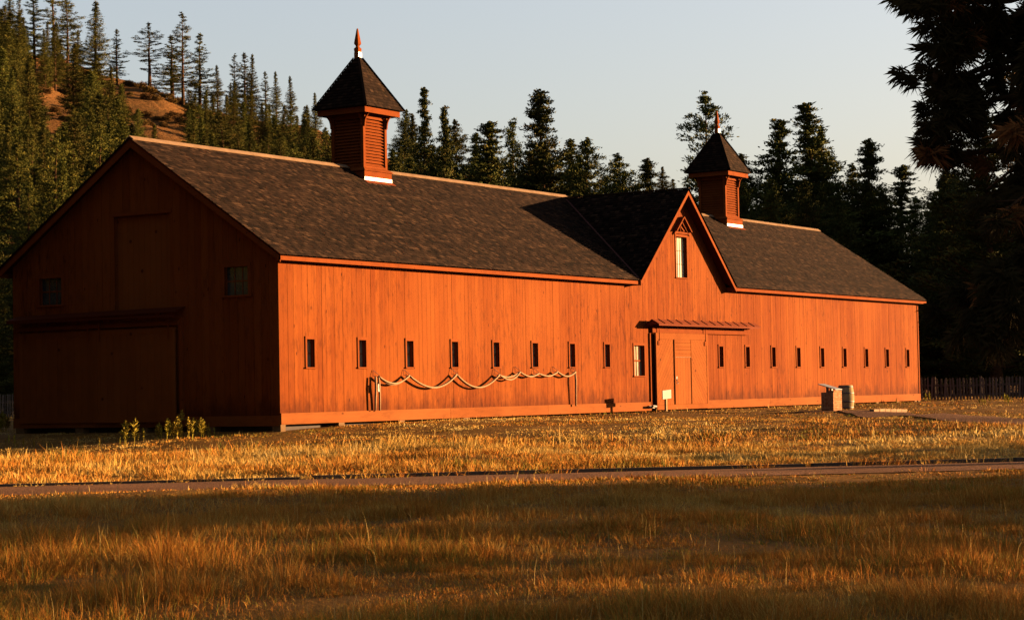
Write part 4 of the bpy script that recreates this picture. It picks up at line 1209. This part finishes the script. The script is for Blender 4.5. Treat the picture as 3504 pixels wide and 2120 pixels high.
def limb(P, r0=.035, start=.3, step=.13, jit=.11, twigs=True):
    L = np.linalg.norm(np.diff(np.array(P), axis=0), axis=1).sum(); n = max(6, int(L / .12)); Q = curve_pts(P, n)
    BR.tube(Q, list(np.linspace(r0, .008, n)), 6, .5)
    u = start
    while u <= 1.0:
        i = min(n - 2, int(u * (n - 1))); d = Q[i + 1] - Q[i]; d /= np.linalg.norm(d)
        off = gN.normal(0, jit, 3) * (1.0 if u < .93 else .2); p = Q[i] + off
        if twigs and np.linalg.norm(off) > .1: BR.tube([Q[max(0, i - 1)], p], [.008, .006], 4, .5, cap=False)
        dd = d * 1.0 + off * 4 + np.array([0, 0, .25]) + gN.normal(0, .25, 3); TP.append(p); TD.append(dd / np.linalg.norm(dd)); u += step / L * gN.uniform(.6, 1.3)


cr = lambda u, v, t: at((3050 + u / 2.13) / VK, v / 2.13 / VK, t)
tz = lambda h: np.array([TX, TY, TZ + h])
limb([tz(5.6), cr(967, 10, 18.2), cr(600, 12, 18), cr(250, 20, 17.9), cr(95, 38, 17.8)], .045, .45)
limb([cr(420, 8, 18), cr(340, 25, 17.9), cr(260, 62, 17.8)], .02, .3)
limb([tz(5.2), cr(900, 130, 18.4), cr(640, 225, 18.2), cr(480, 215, 18.1), cr(365, 222, 18.0)], .045, .35)
limb([cr(640, 215, 18.2), cr(560, 150, 18.1), cr(480, 130, 18.0)], .02, .2)
limb([tz(4.9), cr(850, 230, 18.5), cr(560, 335, 18.2), cr(400, 350, 18.1), cr(262, 345, 18.0)], .045, .35)
limb([tz(4.5), cr(800, 430, 18.4), cr(520, 560, 18.2), cr(380, 585, 18.1), cr(285, 482, 18.0)], .04, .4, .2)
limb([tz(4.3), cr(800, 450, 18.4), cr(500, 640, 18.1), cr(400, 790, 18.0), cr(330, 850, 17.95), cr(232, 815, 17.9)], .04, .55, .17)
limb([cr(470, 660, 18.1), cr(420, 690, 18.0), cr(310, 705, 18.0)], .02, .3, .16)
limb([tz(4.0), cr(820, 690, 18.4), cr(690, 755, 18.2), cr(600, 775, 18.1), cr(490, 808, 18.0)], .04, .45, .17)
limb([tz(3.6), cr(800, 1090, 18.3), cr(480, 1120, 18.1), cr(350, 1112, 18.0), cr(250, 1082, 17.9)], .04, .5, .17)
limb([tz(2.2), at(2420, 690, 18.2), at(2310, 738, 18), at(2238, 756, 17.9)], .03, .45, .2)
limb([tz(2.5), at(2420, 700, 17.4), at(2370, 760, 17.3), at(2395, 830, 17.3)], .03, .35, .12)
limb([tz(2.8), at(2470, 640, 17.2), at(2400, 690, 17.1), at(2420, 800, 17.1)], .03, .35, .12)
for i in range(92):
    px, py = gN.uniform(2352, 2780), gN.uniform(-160, 800)
    if py > 560 and px < 2400: px += 60
    if 215 < py < 420 and px < 2420: px += 70
    tt = gN.uniform(16.6, 20.6); tip = at(px, py, tt); h0 = tip[2] - TZ + gN.uniform(-.2, 1.0); b0 = tz(max(.8, h0)); mid = (b0 + tip) / 2 + np.array([0, 0, gN.uniform(-.05, .3)]) + gN.normal(0, .15, 3)
    limb([b0, mid, tip], .035, .3, .17, .16)
for i in range(40):      # the far and outer sides of the same tree
    a = gN.uniform(-1.9, 1.9); d = np.array([math.cos(a), math.sin(a), 0]); d = RT * d[0] + FW * d[1] * 1.0; h0 = gN.uniform(1.6, 13); Lb = gN.uniform(1.6, 3.2) * (1 - h0 / 22); b0 = tz(h0); tip = b0 + d * Lb + np.array([0, 0, gN.uniform(-.5, .5)])
    limb([b0, (b0 + tip) / 2 + (0, 0, .15), tip], .04, .35, .24, .16, False)
for i in range(16):
    a = gN.uniform(0, 6.28); h0 = gN.uniform(6.5, 15); Lb = 2.6 * (1 - h0 / 20); b0 = tz(h0); tip = b0 + np.array([math.cos(a) * Lb, math.sin(a) * Lb, .4]); limb([b0, (b0 + tip) / 2 + (0, 0, .1), tip], .04, .35, .25, .16, False)
BR.build('trunk', MT['bark'], np_root)
TP = np.array(TP); TD = np.array(TD); nn_ = 165; N = len(TP) * nn_
c = np.repeat(TP, nn_, 0) + gN.normal(0, .018, (N, 3)); d = np.repeat(TD, nn_, 0) * gN.uniform(.25, 1.1, (N, 1)) + gN.normal(0, .55, (N, 3)); d[:, 2] -= .14; d /= np.linalg.norm(d, axis=1)[:, None]
c += np.repeat(TD, nn_, 0) * gN.uniform(-.17, .06, (N, 1)); s_ = np.cross(d, gN.normal(0, 1, (N, 3))); s_ /= np.linalg.norm(s_, axis=1)[:, None]
Ln = gN.uniform(.13, .20, (N, 1)) * np.repeat(gN.uniform(.6, 1.2, (len(TP), 1)), nn_, 0); V = np.stack([c + s_ * .0018, c - s_ * .0018, c + d * Ln * .55 - s_ * .0014 + (0, 0, -.003), c + d * Ln * .97 + (0, 0, -.04)], 1)
np_mesh('needles', V.reshape(-1, 3), [np.arange(N * 4).reshape(-1, 4)], np.clip(np.repeat(gN.choice([.25, .45, .9], len(TP), p=[.45, .4, .15]), nn_) + gN.normal(0, .1, N), 0, 1), MT['needle'], np_root)
for u, v, t in ((490, 812, 18), (268, 1085, 17.95), (500, 800, 18.05), (360, 705, 18), (455, 300, 18.1), (320, 560, 18)):
    p = cr(u, v, t); m = MB(); m.lathe([(.004, -.055), (.022, -.04), (.032, -.01), (.026, .025), (.01, .055)], 9, tuple(p)); m.build('pine_cone', MT['bark'], np_root)

# ------------------------------------------------------------------ weeds at the edge of the shade
def weed(seed, h, w):
    g = np.random.default_rng(seed); m = MB(); V = []; nst = 1 if w < .1 else 3
    for k in range(nst):
        bx, by = (0, 0) if nst == 1 else g.normal(0, .06, 2); hh = h * (1 if k == 0 else g.uniform(.7, .95)); lx, ly = g.normal(0, .04, 2)
        st = [np.array([bx + lx * t * t, by + ly * t * t, hh * t - .03]) for t in np.linspace(0, 1, 6)]; m.tube(st, [.009, .008, .007, .006, .005, .003], 5)
        for t in np.linspace(.25, 1.0, 70):
            p = np.array([bx + lx * t * t, by + ly * t * t, hh * t - .03]); a = g.uniform(0, 6.28); r = (.035 + w * math.sin(min(1, (t - .2) * 1.35) * math.pi)) * g.uniform(.6, 1.2)
            d = np.array([math.cos(a), math.sin(a), g.uniform(.3, 1.3)]); d /= np.linalg.norm(d); s = np.cross(d, g.normal(0, 1, 3)); s /= np.linalg.norm(s); V.append([p, p + d * r * .5 + s * .016, p + d * r * 1.15, p + d * r * .5 - s * .016])
    V = np.array(V); r = bpy.data.objects.new('weed', None); link(r); m.build('stem', MT['weed'], r)
    np_mesh('leaves', V.reshape(-1, 3), [np.arange(len(V) * 4).reshape(-1, 4)], g.uniform(0, 1, len(V)), MT['weed'], r); return r


wk = [weed(1, .6, .075), weed(2, .6, .06), weed(3, .7, .13)]; wused = set()
WD = [(150, 735, 860, 1), (245, 765, 865, 1), (360, 770, 862, 0), (520, 800, 845, 1), (755, 740, 805, 1), (1050, 760, 862, 0), (1110, 760, 815, 1), (1265, 750, 832, 1), (1330, 565, 830, 2), (1460, 730, 808, 1), (1515, 675, 800, 0), (1660, 625, 780, 2), (1700, 670, 780, 0),
      (1760, 585, 785, 0), (1795, 600, 785, 1), (1840, 595, 790, 2), (1870, 570, 780, 0), (1905, 500, 760, 0), (1990, 575, 775, 0), (2030, 585, 790, 0), (2075, 580, 750, 1), (2140, 570, 770, 2), (2195, 620, 745, 0), (2215, 660, 740, 0), (2260, 660, 735, 0), (95, 740, 850, 1), (60, 780, 850, 1), (180, 820, 870, 0), (1890, 690, 770, 2), (2190, 690, 745, 2)]


def put_weed(px, yt, yb, k, lab, grp):
    P, t = ground_hit(px, yb); h = (yb - yt) / 4977 * t * 1.15; z = float(gz(P[0], P[1])); s = h / (.7 if k == 2 else .6)
    if k in wused: r = dup(wk[k], (P[0], P[1], z), random.uniform(0, 6.28), s)
    else: wused.add(k); r = wk[k]; r.location = (P[0], P[1], z); r.scale = (s, s, s)
    tag(r, lab, 'weed', grp)


for i, (u, v0, v1, k) in enumerate(WD):
    px, y0, y1 = (u / 3.08) / VK, (1250 + v0 / 3.08) / VK, (1250 + v1 / 3.08) / VK
    lab, grp = ('sunlit green weed growing before the barn\'s shaded gable end', 'weeds before the shaded gable end')
    if i == 8: lab, grp = 'broad bushy weed standing alone left of the weed cluster by the gable end', None
    if i == 17: lab, grp = 'tallest weed, with a pointed spike, in the cluster before the gable end', None
    r = put_weed(px, y0, y1, k, lab, grp)
for u, v0, v1, k in ((640, 790, 950, 0), (720, 770, 950, 0), (830, 880, 960, 1), (1640, 870, 985, 2), (1830, 830, 985, 0), (1740, 880, 980, 2), (2160, 800, 985, 2), (2230, 870, 985, 0), (1990, 940, 1000, 1), (95, 880, 980, 0), (2400, 880, 985, 0), (560, 900, 960, 1)):
    put_weed((3050 + u / 5.427) / VK, (1200 + v0 / 5.427) / VK, (1200 + v1 / 5.427) / VK, k, 'yellow green weed along the foot of the picket fence on the right', 'weeds at the right-hand picket fence')
for u, v0, v1, k in ((20, 500, 690, 2), (85, 535, 690, 2), (60, 560, 690, 0), (0, 560, 690, 2)):
    put_weed((u / 3.08) / VK, (1250 + v0 / 3.08) / VK, (1250 + v1 / 3.08) / VK, k, 'yellow green weed at the left edge below the picket fence', 'weeds at the left edge')

# bushes on the bare patches of the hill
def bush(seed):
    g = np.random.default_rng(seed); n = 70; P = g.normal(0, 1, (n, 3)); P /= np.linalg.norm(P, axis=1)[:, None]; P *= g.uniform(.5, 1, (n, 1)); P[:, 2] = abs(P[:, 2]) * .9 + .1
    V = leaf_quads(P, P / np.linalg.norm(P, axis=1)[:, None], 30, .38, .20, .035, g); r = bpy.data.objects.new('bush', None); link(r)
    m = MB()
    for k in range(5): m.tube([(0, 0, -.3), tuple(P[k] * .7)], [.05, .02], 5)
    m.build('stem', MT['twig'], r)
    np_mesh('foliage', V.reshape(-1, 3), [np.arange(len(V) * 4).reshape(-1, 4)], g.uniform(0, 1, len(V)), MT['bush'], r); return r


bk = [bush(1), bush(2)]; random.seed(3); nb_ = 0; tr_ = 0
while nb_ < 110 and tr_ < 4000:
    tr_ += 1; px = random.uniform(0, 500); d = random.uniform(300, 450); X, Y, Z = hill_at(px, d); _, yb, _ = project((X, Y, Z))
    if yb > 330 or not any(x0 - 40 < px < x1 + 40 and y0 - 40 < yb < y1 + 15 for x0, y0, x1, y1 in PATCHES): continue
    if random.random() < .5 and any(x0 + 10 < px < x1 - 10 and y0 + 10 < yb < y1 - 10 for x0, y0, x1, y1 in PATCHES): continue
    s = random.uniform(.4, 1.4); lab, grp = 'dry brown bush on the bare orange patches of the hillside', 'dry bushes on the hillside'
    if nb_ < 2: r = bk[nb_]; r.location = (X, Y, Z); r.scale = (s, s, s)
    else: r = dup(bk[nb_ % 2], (X, Y, Z), random.uniform(0, 6.28), s)
    tag(r, lab, 'bush', grp); nb_ += 1

# ------------------------------------------------------------------ grass
gG = np.random.default_rng(4)
FH = np.array([FW[0], FW[1]]) / math.hypot(FW[0], FW[1]); RH = np.array([FH[1], -FH[0]])


def scatter(n, t0, t1, half=.31):
    t = np.sqrt(gG.uniform(t0 * t0, t1 * t1, n)); l = gG.uniform(-half, half, n) * t
    return CAM[0] + FH[0] * t + RH[0] * l, CAM[1] + FH[1] * t + RH[1] * l


PA = np.array(PATH)


def path_dist(X, Y):
    D = np.full(X.shape, 1e9)
    for a, b in zip(PA[:-1], PA[1:]):
        d = b - a; u = np.clip(((X - a[0]) * d[0] + (Y - a[1]) * d[1]) / (d @ d), 0, 1); D = np.minimum(D, np.hypot(X - a[0] - d[0] * u, Y - a[1] - d[1] * u))
    return D


def allowed(X, Y):
    c, s = cs(X, Y); ok = ~((c > ROAD_A + .05 + (vnoise(X, Y, .7, 8) - .5) * 1.0) & (c < ROAD_B + .0 + (vnoise(X, Y, .6, 18) - .5) * .7))
    ok &= ~((X > -.08) & (X < BL + .1) & (Y > -.08) & (Y < BW + .1))
    ok &= path_dist(X, Y) > .95 + (vnoise(X, Y, .8, 9) - .5) * .5
    return ok


def tall(X, Y):
    c, s = cs(X, Y); h = np.where(c < ROAD_A, .065 + .095 * sstep((ROAD_A - .6 - c) / 4.5), np.where(c < -14, .145, .075)); h = np.where((c >= -14) & (c < -6), .145 - (c + 14) / 8 * .07, h)
    h = np.where((c > ROAD_B) & (c < ROAD_B + 1.5), .14, h)
    left = sstep((-4 - X) / 8) * sstep((-1.5 - c) / 2.5) * (c > -20); h = np.maximum(h, .27 * left); h = np.where((X < 1) & (c > -1.5), .05, h)
    return h * (.2 + 1.35 * vnoise(X, Y, 1.3, 12)) * (.5 + 1.0 * vnoise(X, Y, .45, 13))


def hue(X, Y):
    c, s = cs(X, Y); v = .50 + (vnoise(X, Y, 4.5, 14) - .5) * .6 + (vnoise(X, Y, .9, 15) - .5) * .5
    v = np.where(c < ROAD_A, np.maximum(v * .6 + .10, .27), v + .10)  # rust tone before the road paints warm dappled light into the grass
    grn = sstep((vnoise(X, Y, 6, 16) - .50) * 4) * np.where((c > -16), 1.0, .12)
    return v * (1 - grn * .62)


BX, BY, BH, BWD, BT, BL_, BD = [], [], [], [], [], [], []


def blades(X, Y, hs, wd, ts, lean, dr=None): BD.append(gG.uniform(0, 6.283, len(X)) if dr is None else dr); BX.append(X); BY.append(Y); BH.append(hs); BWD.append(np.full(len(X), wd) * gG.uniform(.6, 1.3, len(X))); BT.append(ts); BL_.append(lean)


for t0, t1, ntuft, nbl, nsing, wd in ((9.5, 18, 2500, 88, 60000, .0037), (18, 28, 3600, 66, 60000, .0052), (28, 46, 8500, 40, 110000, .0085), (46, 72, 9000, 15, 120000, .016), (72, 135, 7000, 10, 95000, .026)):
    X, Y = scatter(ntuft, t0, t1); k = allowed(X, Y) & (vnoise(X, Y, 1.1, 17) > gG.uniform(.25, .62, len(X))); X, Y = X[k], Y[k]
    r = gG.uniform(.06, .34, len(X)) * (1 if t0 < 28 else 1.2); hh = tall(X, Y) * gG.uniform(.8, 1.45, len(X)); tt = hue(X, Y) + gG.normal(0, .10, len(X)); n = len(X)
    q = gG.uniform(0, 6.283, (n, nbl)); u_ = np.sqrt(gG.uniform(0, 1, (n, nbl))); rad = u_ * r[:, None]
    blades((X[:, None] + np.cos(q) * rad).ravel(), (Y[:, None] + np.sin(q) * rad).ravel(), (hh[:, None] * gG.uniform(.5, 1.1, (n, nbl)) * (1.1 - .45 * u_)).ravel(), wd, (tt[:, None] + gG.normal(0, .10, (n, nbl))).ravel(),
           (.12 + .75 * u_ * gG.uniform(.4, 1.5, (n, nbl))).ravel(), (q + gG.normal(0, .5, (n, nbl))).ravel())
    X, Y = scatter(nsing, t0, t1); k = allowed(X, Y); X, Y = X[k], Y[k]; lie = gG.random(len(X)) < .42
    blades(X, Y, tall(X, Y) * gG.uniform(.35, .95, len(X)), wd, hue(X, Y) + gG.normal(0, .13, len(X)) + lie * .15, np.where(lie, gG.uniform(1.2, 2.6, len(X)), np.abs(gG.normal(.55, .4, len(X)))))
    ns = int(nsing * .006); X, Y = scatter(ns, t0, t1); k = allowed(X, Y); X, Y = X[k], Y[k]
    blades(X, Y, tall(X, Y) * gG.uniform(1.2, 1.7, len(X)) + .06, wd * .7, np.full(len(X), .92), np.abs(gG.normal(.2, .12, len(X))))
X = np.concatenate(BX); Y = np.concatenate(BY); Hh = np.concatenate(BH); Wd = np.concatenate(BWD); Tt = np.clip(np.concatenate(BT), 0, 1); Le = np.concatenate(BL_); N = len(X)
Z = gz(X, Y) - .012; a = gG.uniform(0, 6.283, N); b = np.concatenate(BD)
sx, sy = np.cos(a) * Wd / 2, np.sin(a) * Wd / 2; lx, ly = np.cos(b) * Le * Hh, np.sin(b) * Le * Hh; up = Hh / np.sqrt(1 + (Le * .8) ** 2)
V = np.stack([np.stack([X - sx, Y - sy, Z], 1), np.stack([X + sx, Y + sy, Z], 1), np.stack([X + sx * .75 + lx * .33, Y + sy * .75 + ly * .33, Z + up * .6], 1), np.stack([X - sx * .75 + lx * .33, Y - sy * .75 + ly * .33, Z + up * .6], 1), np.stack([X + lx, Y + ly, Z + up], 1)], 1)
base = np.arange(N)[:, None] * 5
tag(np_mesh('dry_grass', V.reshape(-1, 3), [base + np.array([0, 1, 2, 3]), base + np.array([3, 2, 4])], np.concatenate([Tt, Tt]), MT['grass']), kind='stuff')
